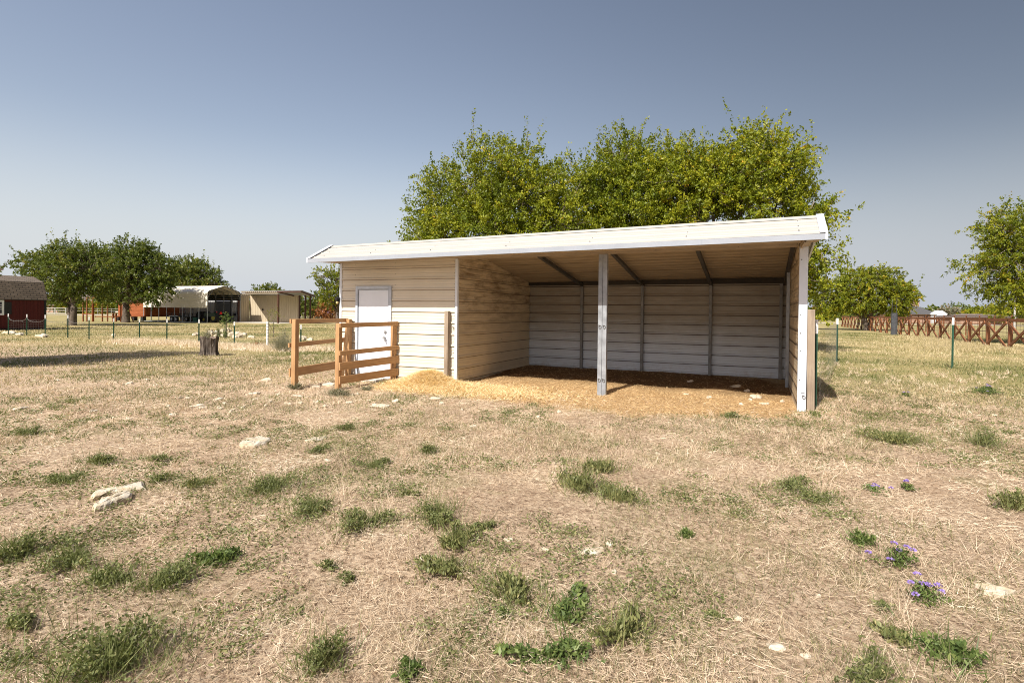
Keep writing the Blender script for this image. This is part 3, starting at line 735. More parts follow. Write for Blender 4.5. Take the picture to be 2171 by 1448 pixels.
# ------------------------------------------------------------------ ground cover (uncountable)
def fan(n, r0, r1, p, a0=-64, a1=64, r=rng):
    """points spread round the place the photographer stood, denser close by"""
    u = r.random(n); rr = (r0 ** p + u * (r1 ** p - r0 ** p)) ** (1 / p); a = R(90) + YAW - np.radians(a0 + (a1 - a0) * r.random(n))
    return CAM[0] + rr * np.cos(a), CAM[1] + rr * np.sin(a), rr
def in_shed(x, y): return (x > -3.0) & (x < 6.25) & (y > -.02) & (y < 3.86)
def hay_mask(x, y):
    d = np.sqrt(np.abs((x - 2.35) / 4.1) ** 3 + np.abs((y - 1.3) / 2.75) ** 3) + fbm(x * 1.6, y * 1.6, 3) * .55
    return d < 1.25
x, y, rr = fan(620000, 1.3, 17, .65)
dens = fbm(x * 1.3, y * 1.3, 4); k = ~in_shed(x, y) & (rng.random(len(x)) < (.35 + 1.5 * np.clip(dens - .35, 0, 1)) * (1 - .9 * sstep(9, 16.5, rr + 3 * (dens - .5)))) & ~(hay_mask(x, y) & (rng.random(len(x)) < .75)); x, y, rr, dens = x[k], y[k], rr[k], dens[k]
n = len(x); tilt = rng.normal(size=n) * .22 + .05; L = (.03 + .095 * rng.random(n) ** 2.2) * (1 + .25 * (rr > 6)); W = np.maximum(.0016 + .0014 * rng.random(n), rr * .00062)
var = np.clip(.15 + .6 * rng.random(n) + .35 * (fbm(x * 2.2 + 9, y * 2.2, 3) - .5) * 2, 0, 1)
blades('dry_straw', x, y, ground(x, y) + .003 + .030 * rng.random(n) ** 2, L, W, tilt, M['straw'], var, rng, label='matted dry straw lying over the pasture')
# standing dry tufts
cx, cy, cr = fan(4200, 1.6, 20, .9); keep = (fbm(cx * .8 + 40, cy * .8, 3) > .50) & ~in_shed(cx, cy) & ~hay_mask(cx, cy); cx, cy, cr = cx[keep], cy[keep], cr[keep]
kk = np.repeat(np.arange(len(cx)), 22); m_ = len(kk); x = cx[kk] + rng.normal(size=m_) * .035; y = cy[kk] + rng.normal(size=m_) * .035
hgt = (.05 + .11 * rng.random(len(cx)))[kk]; tilt = np.clip(R(70) - np.abs(rng.normal(size=m_)) * .55, .1, 1.5)
blades('dry_grass', x, y, ground(x, y), hgt * (.5 + .8 * rng.random(m_)), np.maximum(.0018, cr[kk] * .0006), tilt, M['straw'], np.clip(.25 + .55 * rng.random(m_), 0, 1), rng, label='standing tufts of dead grass scattered over the pasture')
# short green grass in patches
cx, cy, cr = fan(11000, 1.5, 22, .95)
pm = fbm(cx * .55 + 7, cy * .55 + 3, 4) + .08 * sstep(5.5, 8, cx) * sstep(-6, -2, cy) + .05 * (cy > 0) + .03 * (cx < 0) + .02
keep = (pm > .52) & ~in_shed(cx, cy) & ~hay_mask(cx, cy); cx, cy, cr = cx[keep], cy[keep], cr[keep]
kk = np.repeat(np.arange(len(cx)), 26); m_ = len(kk); sp = .055 + .01 * cr[kk]; x = cx[kk] + rng.normal(size=m_) * sp; y = cy[kk] + rng.normal(size=m_) * sp
k = ~in_shed(x, y); x, y, kk = x[k], y[k], kk[k]; m_ = len(kk)
blades('green_grass', x, y, ground(x, y), .025 + .06 * rng.random(m_), np.maximum(.0022, cr[kk] * .0007), R(25) + rng.random(m_) * .9, M['green_blade'], rng.random(m_) ** 1.2, rng, label='short green grass growing through the straw')
# creeping leafy ground cover between the bigger weeds
cx, cy, cr = fan(5200, 1.5, 13, .9); pm = fbm(cx * .9 + 71, cy * .9 + 13, 4) + .05 * (cx < 3.5) * (cy < -4.5) + .03 * (cx > 7.5)
keep = (pm > .545) & ~in_shed(cx, cy) & ~hay_mask(cx, cy); cx, cy, cr = cx[keep], cy[keep], cr[keep]
kk = np.repeat(np.arange(len(cx)), 46); m_ = len(kk); sp = .045 + .03 * rng.random(len(cx))
px_ = cx[kk] + rng.normal(size=m_) * sp[kk]; py_ = cy[kk] + rng.normal(size=m_) * sp[kk]
pc = np.stack([px_, py_, ground(px_, py_) + .006 + .04 * rng.random(m_) ** 2], -1); la = rand_dir(m_) * [1, 1, .4]
LLc = (.010 + .014 * rng.random(m_)) * (1 + cr[kk] * .05)
tag(np_mesh('low_weeds', leaf_quads(pc, la, LLc, LLc * .5), 4, M['weed'], None, {'var': np.clip(.1 + .6 * rng.random(m_) + .3 * rng.random(len(cx))[kk], 0, 1)}), 'tiny creeping green weeds spread through the straw', None, None, 'stuff')
# lawn texture further out, both sides of the shed
x, y, rr = fan(240000, 12, 60, .9, -60, 60); k = ~in_shed(x, y) & ((y > -1.5) | (rr > 14)); x, y, rr = x[k], y[k], rr[k]; n = len(x)
gmask = fbm(x * .35, y * .35, 4); var = np.clip(.5 + (gmask - .5) * 2.2 * -1 + (rng.random(n) - .5) * .6 - .06 * (x > 4), 0, 1)
blades('lawn_grass', x, y, ground(x, y), (.04 + .07 * rng.random(n)), np.maximum(.004, rr * .00075), R(20) + rng.random(n) * 1.0, M['lawn_blade'], var, rng, label='short lawn grass between the fences')
# pale tall dry grass along the fences
def strip(name, pts, wid, n, h, label, mat='straw', v0=.4):
    pts = np.array(pts); s = rng.random(n) * (len(pts) - 1); i = np.minimum(s.astype(int), len(pts) - 2); f = (s - i)[:, None]
    p = pts[i] * (1 - f) + pts[i + 1] * f; q = p + rng.normal(size=(n, 2)) * wid; keep = fbm(q[:, 0] * 1.5, q[:, 1] * 1.5, 3) > .42; q = q[keep]; n = len(q)
    rr = np.hypot(q[:, 0] - CAM[0], q[:, 1] - CAM[1])
    blades(name, q[:, 0], q[:, 1], ground(q[:, 0], q[:, 1]), h * (.35 + .9 * rng.random(n)), np.maximum(.003, rr * .0006), np.clip(R(72) - np.abs(rng.normal(size=n)) * .5, .1, 1.5), M[mat], np.clip(v0 + .55 * rng.random(n), 0, 1), rng, label=label)
strip('tall_dry_grass', [(-21, 6.2), (-17, 6.3), (-13, 6.3), (-9.5, 6.6)], .5, 30000, .24, 'tall pinkish dead grass along the left wire fence')
strip('tall_dry_grass', [(12.5, 19), (14.2, 24), (15.2, 30), (15.6, 38)], .8, 22000, .22, 'tall golden dead grass along the crossed rail fence', 'lawn_blade', .45)
strip('tall_dry_grass', [(16.5, 18), (16.2, 21), (16.0, 24)], .8, 7000, .2, 'tall golden dead grass at the near end of the crossed rail fence', 'lawn_blade', .45)
# hay on the floor of the open bay and in front of it
n = 70000; x = -1.4 + 7.6 * rng.random(n); y = -1.6 + 5.4 * rng.random(n); k = hay_mask(x, y) & ~((x < .03) & (y > -.03)) & (x < 6.05) & (rng.random(n) < 1.02 - .9 * sstep(.6, 2.2, y + fbm(x, y, 3))) ; x, y = x[k], y[k]; n = len(x)
blades('bedding', x, y, ground(x, y) + .003 + .01 * rng.random(n), .03 + .05 * rng.random(n), np.full(n, .0065), np.abs(rng.normal(size=n)) * .25, M['bedding'], rng.random(n), rng, label='orange brown bedding on the shelter floor')
n = 60000; t = rng.random(n); x = np.concatenate([-.45 + rng.normal(size=n // 2) * .42, .55 + rng.normal(size=n - n // 2) * .75]); y = np.concatenate([-.42 + rng.normal(size=n // 2) * .32, -.45 + rng.normal(size=n - n // 2) * .33])
k = (y < -.03) | ((x > .05) & (y < 1.2)); x, y = x[k], y[k]; n = len(x)
blades('hay_pile', x, y, ground(x, y) + .002 + .014 * rng.random(n), .05 + .07 * rng.random(n), np.full(n, .0075), np.abs(rng.normal(size=n)) * .32, M['hay'], np.clip(rng.random(n) * .9 + .1, 0, 1), rng, label='heap of loose yellow hay against the shed corner')

# ------------------------------------------------------------------ trees
e3 = M['leaf_elm']
tree('elm_tree', 'leafy green and yellow elm rising behind the left half of the shed roof', (-6.0, 13.4, 0), [(0, 0, 4.9, 3.0, 2.6, 2.8), (-2.2, -.4, 4.3, 2.0, 1.8, 2.0), (1.8, .2, 6.2, 2.6, 2.2, 2.4), (-.6, 0, 7.3, 2.6, 2.1, 1.7), (-2.5, 0, 6.1, 1.7, 1.5, 1.5), (3.0, .6, 4.9, 2.1, 1.9, 2.2), (-2.6, .3, 3.2, 1.8, 1.5, 1.3), (.9, 0, 8.0, 1.6, 1.5, 1.2)], e3, 2900, 42, .115, .72, .20, 1.7, .10, 21, droop=.1)
tree('elm_tree', 'dense elm in the middle of the row behind the shed roof', (-.9, 16.4, 0), [(0, 0, 5.4, 3.0, 2.4, 3.0), (.3, 0, 7.6, 2.0, 1.8, 1.8), (-1.8, 0, 6.6, 2.1, 1.9, 2.2), (1.9, 0, 6.8, 2.3, 2.0, 2.3), (0.5, -.2, 8.9, .9, .9, .8), (2.4, 0, 7.4, 1.4, 1.3, 1.1)], M['leaf_elm'], 2300, 42, .115, .72, .18, 1.8, .12, 22, varshift=-.06, droop=.1)
tree('elm_tree', 'tallest bright green elm behind the right end of the shed roof', (4.6, 15.4, 0), [(0, 0, 5.2, 3.0, 2.5, 2.8), (.4, 0, 7.2, 2.1, 2.0, 1.6), (1.0, .2, 8.1, 1.4, 1.3, 1.0), (-1.9, 0, 6.8, 2.2, 1.8, 2.1), (1.5, -.2, 5.9, 1.6, 1.5, 1.5), (2.7, -.6, 5.6, .9, .8, .55), (1.5, -.8, 4.2, 1.5, 1.4, 1.5), (2.5, -1.0, 2.7, .9, .9, 1.0), (-1.2, 0, 7.3, 1.6, 1.3, 1.1), (1.0, -.6, 3.3, 2.0, 1.7, 1.3), (1.3, 0, 7.8, 1.0, 1.0, .9), (2.9, -1.0, 3.9, .7, .6, .45)], e3, 3000, 42, .115, .68, .22, 1.7, .13, 23, gap=.33, varshift=.06, droop=.1)
tree('round_tree', 'rounded yellow green tree standing behind the crossed rail fence', (16.2, 60.5, 0), [(0, 0, 4.2, 3.2, 3, 2.3), (-2.4, 0, 3.8, 2.2, 2, 1.8), (2.2, 0, 3.7, 2.0, 2, 1.8), (-.3, 0, 5.4, 2.3, 2, 1.3), (-4.1, 0, 3.7, 1.9, 1.6, 1.7), (3.3, 0, 4.0, 1.1, 1.5, 1.0)], M['leaf_yellow'], 1700, 28, .19, .7, .24, 1.4, .05, 31, stems=2)
tree('ash_tree', 'big yellowing tree reaching in from the right edge over the rail fence', (20.55, 29.9, 0), [(0, 0, 4.8, 3.2, 2.8, 2.5), (-2.4, -.4, 4.3, 1.9, 1.7, 1.5), (-2.9, -.6, 6.2, 1.3, 1.2, .85), (-.6, 0, 6.6, 2.3, 2, 1.5), (-1.7, -.5, 2.9, 1.7, 1.4, 1.0), (2.4, 0, 5.4, 2.2, 2, 2), (.4, -.3, 3.2, 2.2, 2.0, 1.3)], M['leaf_yellow'], 2600, 36, .12, .65, .24, 1.8, .06, 32, gap=.26)
tree('oak_tree', 'wide dark green tree with a forked trunk beside the red barn', (-48.1, 17.8, 0), [(0, 0, 4.4, 2.7, 2.4, 1.9), (-2.2, 0, 4.6, 1.9, 1.7, 1.5), (-3.7, -1.2, 5.2, 1.3, 1.0, .9), (2.0, .4, 4.4, 1.9, 1.8, 1.8), (.2, 0, 5.8, 2.3, 2.0, 1.0), (-3.9, -1.6, 3.4, 1.0, .8, .6), (-1.4, 0, 2.8, 1.4, 1.2, .7)], M['leaf_dark'], 1700, 32, .15, .7, .24, 1.9, .10, 41, group='trees on the lawn by the carport', stems=2, gap=.36, varshift=.08)
tree('oak_tree', 'tall dark green tree whose branches overhang the beige carport', (-55.2, 26.4, 0), [(0, 0, 5.0, 3.0, 2.7, 2.6), (-2.1, 0, 4.9, 2.4, 2.1, 2.0), (2.6, .6, 5.4, 2.5, 2.2, 2.2), (.4, 0, 6.9, 2.7, 2.4, 1.5), (3.7, .6, 3.4, 1.8, 1.5, 1.2), (-2.8, 0, 3.2, 1.8, 1.6, .9), (2.0, 0, 7.6, 1.2, 1.1, .7), (4.0, .8, 5.2, 1.3, 1.2, 1.4)], M['leaf_dark'], 2000, 34, .17, .7, .33, 2.0, .12, 42, group='trees on the lawn by the carport', gap=.34, varshift=.04)
tree('oak_tree', 'broad tree rising behind the roof of the beige carport', (-70.3, 44.0, 0), [(0, 0, 5.6, 3.2, 3, 2.6), (-2.8, 0, 6.0, 2.4, 2, 2.0), (2.2, .6, 6.0, 2.2, 2, 2.0), (3.7, 1.2, 4.6, 1.5, 1.5, 1.5), (.2, 0, 7.6, 2.3, 2, 1.1)], M['leaf_dark'], 1000, 26, .24, .9, .34, 2.2, .08, 43, group='trees on the lawn by the carport', varshift=.12)
tree('oak_tree', 'tree just outside the left edge showing only one drooping leafy branch', (-14.6, -4.6, 0), [(0, 0, 4.6, 1.7, 1.9, 2.0), (0, 1.0, 6.0, 1.3, 1.3, 1.1), (.2, -1.0, 5.4, 1.4, 1.4, 1.4), (3.5, 1.85, 2.42, .24, .24, .16), (2.5, 1.4, 3.1, .4, .4, .3), (0, .4, 3.2, 1.5, 1.5, 1.2)], M['leaf_dark'], 2300, 38, .085, .45, .22, 2.0, 0, 44)
tree('small_tree', 'olive leaved tree beside the left corner of the shed', (-24.6, 24.0, 0), [(0, 0, 3.5, 1.5, 1.4, 1.25), (-1.0, -.2, 4.1, .9, .8, .7), (.9, .4, 4.1, 1.2, 1, 1.0), (-.4, 0, 2.7, 1.2, 1, .7), (1.6, .8, 3.2, 1.2, 1, 1.0)], M['leaf_yellow'], 620, 26, .12, .45, .14, 1.4, .08, 45, gap=.35, varshift=-.1)
tree('round_bush', 'rust brown autumn bush beyond the far lawn', (-66.0, 68.2, 0), [(0, 0, 1.5, 3.0, 2, 1.6), (-2, 0, 1.1, 2, 1.5, 1.2), (1.8, .5, 1.9, 2, 1.5, 1.4)], M['leaf_rust'], 420, 20, .28, .7, .12, .5, 0, 46, cat='bush', twigs=False)
tree('small_tree', 'dark green tree seen under the open roof of the metal barn', (-72.5, 66.5, 0), [(0, 0, 2.4, 2.6, 2, 1.9), (2.6, 1, 1.7, 2, 1.5, 1.5)], M['leaf_dark'], 360, 20, .28, .7, .14, .8, 0, 47, twigs=False, varshift=.1)
tree('round_bush', 'grey brown bush seen under the open roof of the metal barn', (-78.2, 65.3, 0), [(0, 0, 1.8, 1.7, 1.5, 1.9)], M['leaf_grey'], 260, 20, .26, .6, .10, .5, 0, 48, cat='bush', twigs=False)
tree('round_tree', 'domed green tree peeking over the metal barn roof', (-92.6, 77.8, 0), [(0, 0, 4.6, 3.2, 2.5, 2.2), (-2.2, 0, 3.8, 2.4, 2, 1.9), (2.3, 0, 4.0, 2.3, 2, 1.9)], M['leaf_dark'], 700, 22, .30, .9, .25, 1.8, 0, 49, twigs=False, varshift=.2)
tree('small_tree', 'little tree top showing above the red barn roof', (-56.0, 13.6, 0), [(0, 0, 4.3, .75, .7, .75)], M['leaf_dark'], 130, 22, .14, .4, .08, 3.0, 0, 50, twigs=False, varshift=.2)

# ------------------------------------------------------------------ tree stump
def make_stump():
    e = empty('tree_stump', (-11.55, 3.25, gz(-11.5, 3.2)), 0, 'tall weathered tree stump standing in the left field', 'stump')
    r = np.random.default_rng(5); n = 40; lev = [(-.05, .40), (.04, .36), (.14, .315), (.30, .30), (.45, .305), (.58, .32), (.665, .34)]
    v = []; f = []
    for i, (z, q) in enumerate(lev):
        for j in range(n):
            a = 2 * math.pi * j / n; rr_ = q * (1 + .06 * math.sin(3 * a + 1) + .05 * math.sin(7 * a + .4) + .035 * math.sin(13 * a + i * .25) + .03 * r.normal() * .5)
            if math.sin(5 * a + .8) > .82: rr_ *= .87
            zz = z + (.03 * math.sin(4 * a) + .025 * math.sin(9 * a) if i == len(lev) - 1 else 0)
            v.append((rr_ * math.cos(a), rr_ * math.sin(a), zz))
    for i in range(len(lev) - 1):
        for j in range(n): a = i * n + j; b = i * n + (j + 1) % n; f.append((a, b, b + n, a + n))
    m = MB(); m.v = v; m.f = f; m.build('bark_wall', M['stump_bark'], e)
    m = MB(); top = (len(lev) - 1) * n; vv = [v[top + j] for j in range(n)]; m.v = [(x * .985, y * .985, z - .004) for x, y, z in vv] + [(x * .45, y * .45, .62) for x, y, z in vv] + [(0, 0, .60)]
    m.f = [(j, (j + 1) % n, n + (j + 1) % n, n + j) for j in range(n)] + [(n + j, n + (j + 1) % n, 2 * n) for j in range(n)]
    m.build('cut_top', M['stump'], e)
    e.scale = (.87, .87, .93)
def stump_bark():
    m, t, b = mat_new('stump_bark'); v = coords(t, (7, 7, .9)); f = noise(t, v, 1.2, 7, .7, .3)
    c = ramp(t, f, [(.38, (.016, .012, .009)), (.50, (.07, .052, .040)), (.60, (.19, .155, .125)), (.74, (.38, .33, .28))])
    t.links.new(c, b.inputs['Base Color']); b.inputs['Roughness'].default_value = .95; bump(t, f, b, 1.0, .05); return m
M['stump_bark'] = stump_bark()
make_stump()

# ------------------------------------------------------------------ rocks
def rock(p, rx, ry, rz, rot, seed, label, group=None, sink=.12):
    r = np.random.default_rng(seed); nu, nv = 14, 8; v = []; ph = r.random(8) * 6
    for i in range(nv + 1):
        t = math.pi * i / nv
        for j in range(nu):
            a = 2 * math.pi * j / nu; d = np.array([math.sin(t) * math.cos(a), math.sin(t) * math.sin(a), math.cos(t)])
            k = 1 + .17 * math.sin(2 * a + ph[0]) + .12 * math.sin(3 * a + ph[1] + t) + .10 * math.sin(5 * a + ph[2]) + .05 * r.normal()
            q = np.sign(d) * np.abs(d) ** .72 * k
            v.append((q[0] * rx, q[1] * ry, q[2] * rz * (1 + .25 * math.sin(a + ph[3]))))
    f = [(i * nu + j, i * nu + (j + 1) % nu, (i + 1) * nu + (j + 1) % nu, (i + 1) * nu + j) for i in range(nv) for j in range(nu)]
    m = MB(); m.v = v; m.f = [x[::-1] for x in f]; o = m.build('rock', M['rock'])
    o.location = (p[0], p[1], p[2] + rz * (1 - 2 * sink) * .6); o.rotation_euler = (r.normal() * .1, r.normal() * .1, rot)
    return tag(o, label, 'rock', group)
def rock_px(u, v, w, h, rot, seed, label, group=None):
    p = gp(u, v); s = ppm(p); near = s > 150 or in_shed(p.x, p.y); wx = w / s / 2 * (.95 if near else 1.12); rz_ = max(.012 if near else .022, h / s * (.42 if near else .55)); return rock(p, wx, wx * .62, rz_, rot, seed, label, group, .32 if near else .12)
yr = YAW
def slab_rock(pts_px, h, label, seed):
    """a flat broken slab whose outline was walked round on the ground"""
    r = np.random.default_rng(seed); P = [gp(u, v) for u, v in pts_px]; c = sum(P, Vector()) / len(P); n0 = len(P)
    ring = []
    for i in range(n0):
        a, b = P[i], P[(i + 1) % n0]
        for t in (0, .33, .66): q = a.lerp(b, t); ring.append(Vector((q.x - c.x + r.normal() * .008, q.y - c.y + r.normal() * .008, 0)))
    n = len(ring); v = []; f = []
    for lv, (s, z) in enumerate(((1.03, -.03), (1.0, h * .55), (.9, h * .93), (.62, h), (.3, h * 1.05))):
        for q in ring: v.append((q.x * s, q.y * s, z + (r.normal() * h * .10 if lv > 0 else 0)))
    v.append((0, 0, h * 1.05))
    for l in range(4):
        for j in range(n): a = l * n + j; b = l * n + (j + 1) % n; f.append((a, b, b + n, a + n))
    f += [(4 * n + j, 4 * n + (j + 1) % n, 5 * n) for j in range(n)]
    m = MB(); m.v = v; m.f = f; o = m.build('rock', M['rock']); o.location = c; return tag(o, label, 'rock')
slab_rock([(192, 1054), (212, 1043), (262, 1036), (305, 1026), (309, 1040), (262, 1046), (226, 1052), (200, 1062)][::-1], .035, 'long flat pale limestone slab, the far half of a split boulder in the left foreground', 61)
slab_rock([(196, 1081), (213, 1068), (252, 1055), (280, 1050), (272, 1063), (248, 1073), (228, 1082), (206, 1088)][::-1], .05, 'yellow edged limestone slab, the near half of a split boulder in the left foreground', 62)
slab_rock([(507, 944), (520, 935), (550, 931), (574, 934), (566, 943), (538, 949), (512, 951)][::-1], .04, 'broad pale yellow rock lying in the straw in front of the board fences', 63)
slab_rock([(1228, 1172), (1238, 1165), (1270, 1163), (1287, 1167), (1270, 1178), (1240, 1180)][::-1], .02, 'flat grey stone in the middle of the foreground', 64)
slab_rock([(2075, 1248), (2088, 1245), (2125, 1252), (2156, 1262), (2130, 1268), (2090, 1260)][::-1], .03, 'long white stone in the grass near the right edge of the foreground', 65)
slab_rock([(645, 936), (665, 928), (692, 924), (690, 932), (664, 938)][::-1], .015, 'thin buried stone slab flush with the ground left of the middle of the field', 66)
G_ = 'pale limestone rocks lying on the pasture'
single = [(1292, 1155, 20, 14, 'small white stone touching the flat grey stone in the foreground'),
 (904, 1184, 30, 13, 'white stone below the leafy weed in the centre foreground'), (1079, 1146, 20, 11, 'tan stone left of the flat grey stone'),
 (1155, 1166, 16, 7, 'small stone between the tan stone and the flat grey stone'), (1302, 1213, 14, 11, 'round pale stone below the flat grey stone'),
 (272, 889, 15, 7, 'lone white rock in the left middle of the field'), (367, 881, 13, 6, 'white rock right of the lone white rock in the left field'),
 (1563, 1312, 20, 14, 'little white block of stone in the right foreground'), (1645, 1372, 42, 15, 'buried yellow stone in the right foreground'),
 (1708, 1392, 22, 8, 'cream stone beside the buried yellow stone'), (1735, 1264, 12, 7, 'small cream stone below the purple flowers'), (1608, 1318, 14, 8, 'pale chip of stone right of the little white block'),
 (1603, 844, 24, 12, 'largest pale rock at the shade edge on the shelter floor'), (1503, 844, 13, 8, 'white rock in the sunlit hay on the shelter floor'), (1571, 858, 10, 7, 'small white stone in front of the shelter near its right end'),
 (1591, 848, 9, 7, 'small stone left of the largest rock on the shelter floor'), (1621, 857, 20, 6, 'flat stone near the front of the right bay'), (1658, 853, 10, 10, 'grey stone close to the white corner post'),
 (1463, 809, 14, 6, 'flat stone in the shade at the back of the shelter'), (1559, 820, 26, 6, 'long dark stone in the shade of the shelter'), (1584, 830, 16, 8, 'rock in the shade beside the right wall of the shelter'), (1453, 836, 14, 4, 'flat stone in the sunlit bedding left of the white rock'),
 (565, 808, 18, 8, 'brown flat stone left of the board fences'), (805, 862, 40, 6, 'long pale slab chip in front of the hay heap'), (925, 846, 26, 5, 'thin white slab right of the hay heap'), (839, 853, 14, 8, 'white stone in front of the hay heap'),
 (936, 857, 9, 6, 'small white stone below the thin white slab'), (671, 822, 14, 6, 'small flat stone between the two fence posts'), (697, 818, 34, 8, 'pale flat rock beside the foot of the right board fence'), (632, 841, 18, 5, 'flat white stone below the left board fence'),
 (1003, 905, 14, 7, 'pale rock in front of the shelter opening'), (1140, 886, 8, 4, 'small white stone in front of the middle post'), (1186, 875, 7, 3, 'tiny white stone nearer the middle post'), (669, 968, 22, 6, 'tan flat stone in the left middle distance'), (697, 977, 16, 5, 'pale stone next to the tan flat stone'),
 (1394, 962, 10, 5, 'white chip in the grass in front of the right bay'), (505, 742, 26, 3, 'thin stick like stone beside the stump')]
for i, (u, v, w_, h_, lb) in enumerate(single): rock_px(u, v, w_, h_, random.random() * .6 + yr - .3, 100 + i, lb)
small = [(417, 862, 22, 5), (430, 866, 16, 5), (383, 845, 10, 3), (397, 846, 12, 3), (462, 848, 18, 4), (466, 867, 13, 5), (489, 874, 9, 4), (537, 836, 18, 4), (542, 848, 12, 4), (544, 835, 14, 3), (563, 862, 8, 4), (571, 855, 14, 3), (610, 858, 14, 4), (637, 856, 12, 3), (672, 853, 13, 5), (655, 844, 16, 4), (688, 863, 12, 5), (758, 837, 9, 4), (748, 839, 8, 3), (539, 910, 9, 4), (357, 862, 13, 5), (42, 868, 26, 5), (200, 873, 14, 4), (445, 899, 12, 3), (740, 855, 12, 3), (849, 871, 8, 5), (980, 870, 7, 3), (613, 935, 12, 3), (270, 815, 18, 4), (120, 808, 10, 4), (310, 806, 12, 3), (590, 838, 8, 3), (515, 866, 9, 3), (476, 857, 9, 3)]
for i, (u, v, w_, h_) in enumerate(small): rock_px(u, v, w_, h_, random.random() * 3, 200 + i, 'small pale limestone chip on the stony ground between the left field and the hay', G_)
pile = [(415, 712, 14, 6), (452, 712, 20, 9), (462, 709, 16, 8), (474, 714, 18, 6), (482, 706, 14, 9), (488, 713, 16, 7), (458, 716, 14, 6), (504, 711, 12, 7), (506, 716, 14, 6), (515, 712, 12, 6), (532, 717, 14, 5), (498, 717, 10, 5), (443, 715, 10, 6), (470, 706, 10, 7)]
for i, (u, v, w_, h_) in enumerate(pile): rock_px(u, v, w_, h_ * 1.3, random.random() * 3, 300 + i, 'tan field stone in the low heap behind the tree stump', 'field stones heaped along the wire fence')
for i, (u, v, w_, h_, lb) in enumerate([(640, 722, 18, 13, 'orange tan boulder seen through the left board fence'), (630, 723, 14, 10, 'dark boulder left of the orange tan boulder behind the fence'), (657, 723, 14, 8, 'grey boulder right of the orange tan boulder behind the fence'), (20, 708, 22, 7, 'pale rock at the foot of the leftmost fence post'), (42, 711, 16, 6, 'tan rock in front of the red barn'), (88, 715, 26, 8, 'dark mound of stone under the barn corner'), (240, 713, 7, 7, 'white stone by the third fence post right of the trunk')]):
    rock_px(u, v, w_, h_, .3, 340 + i, lb)

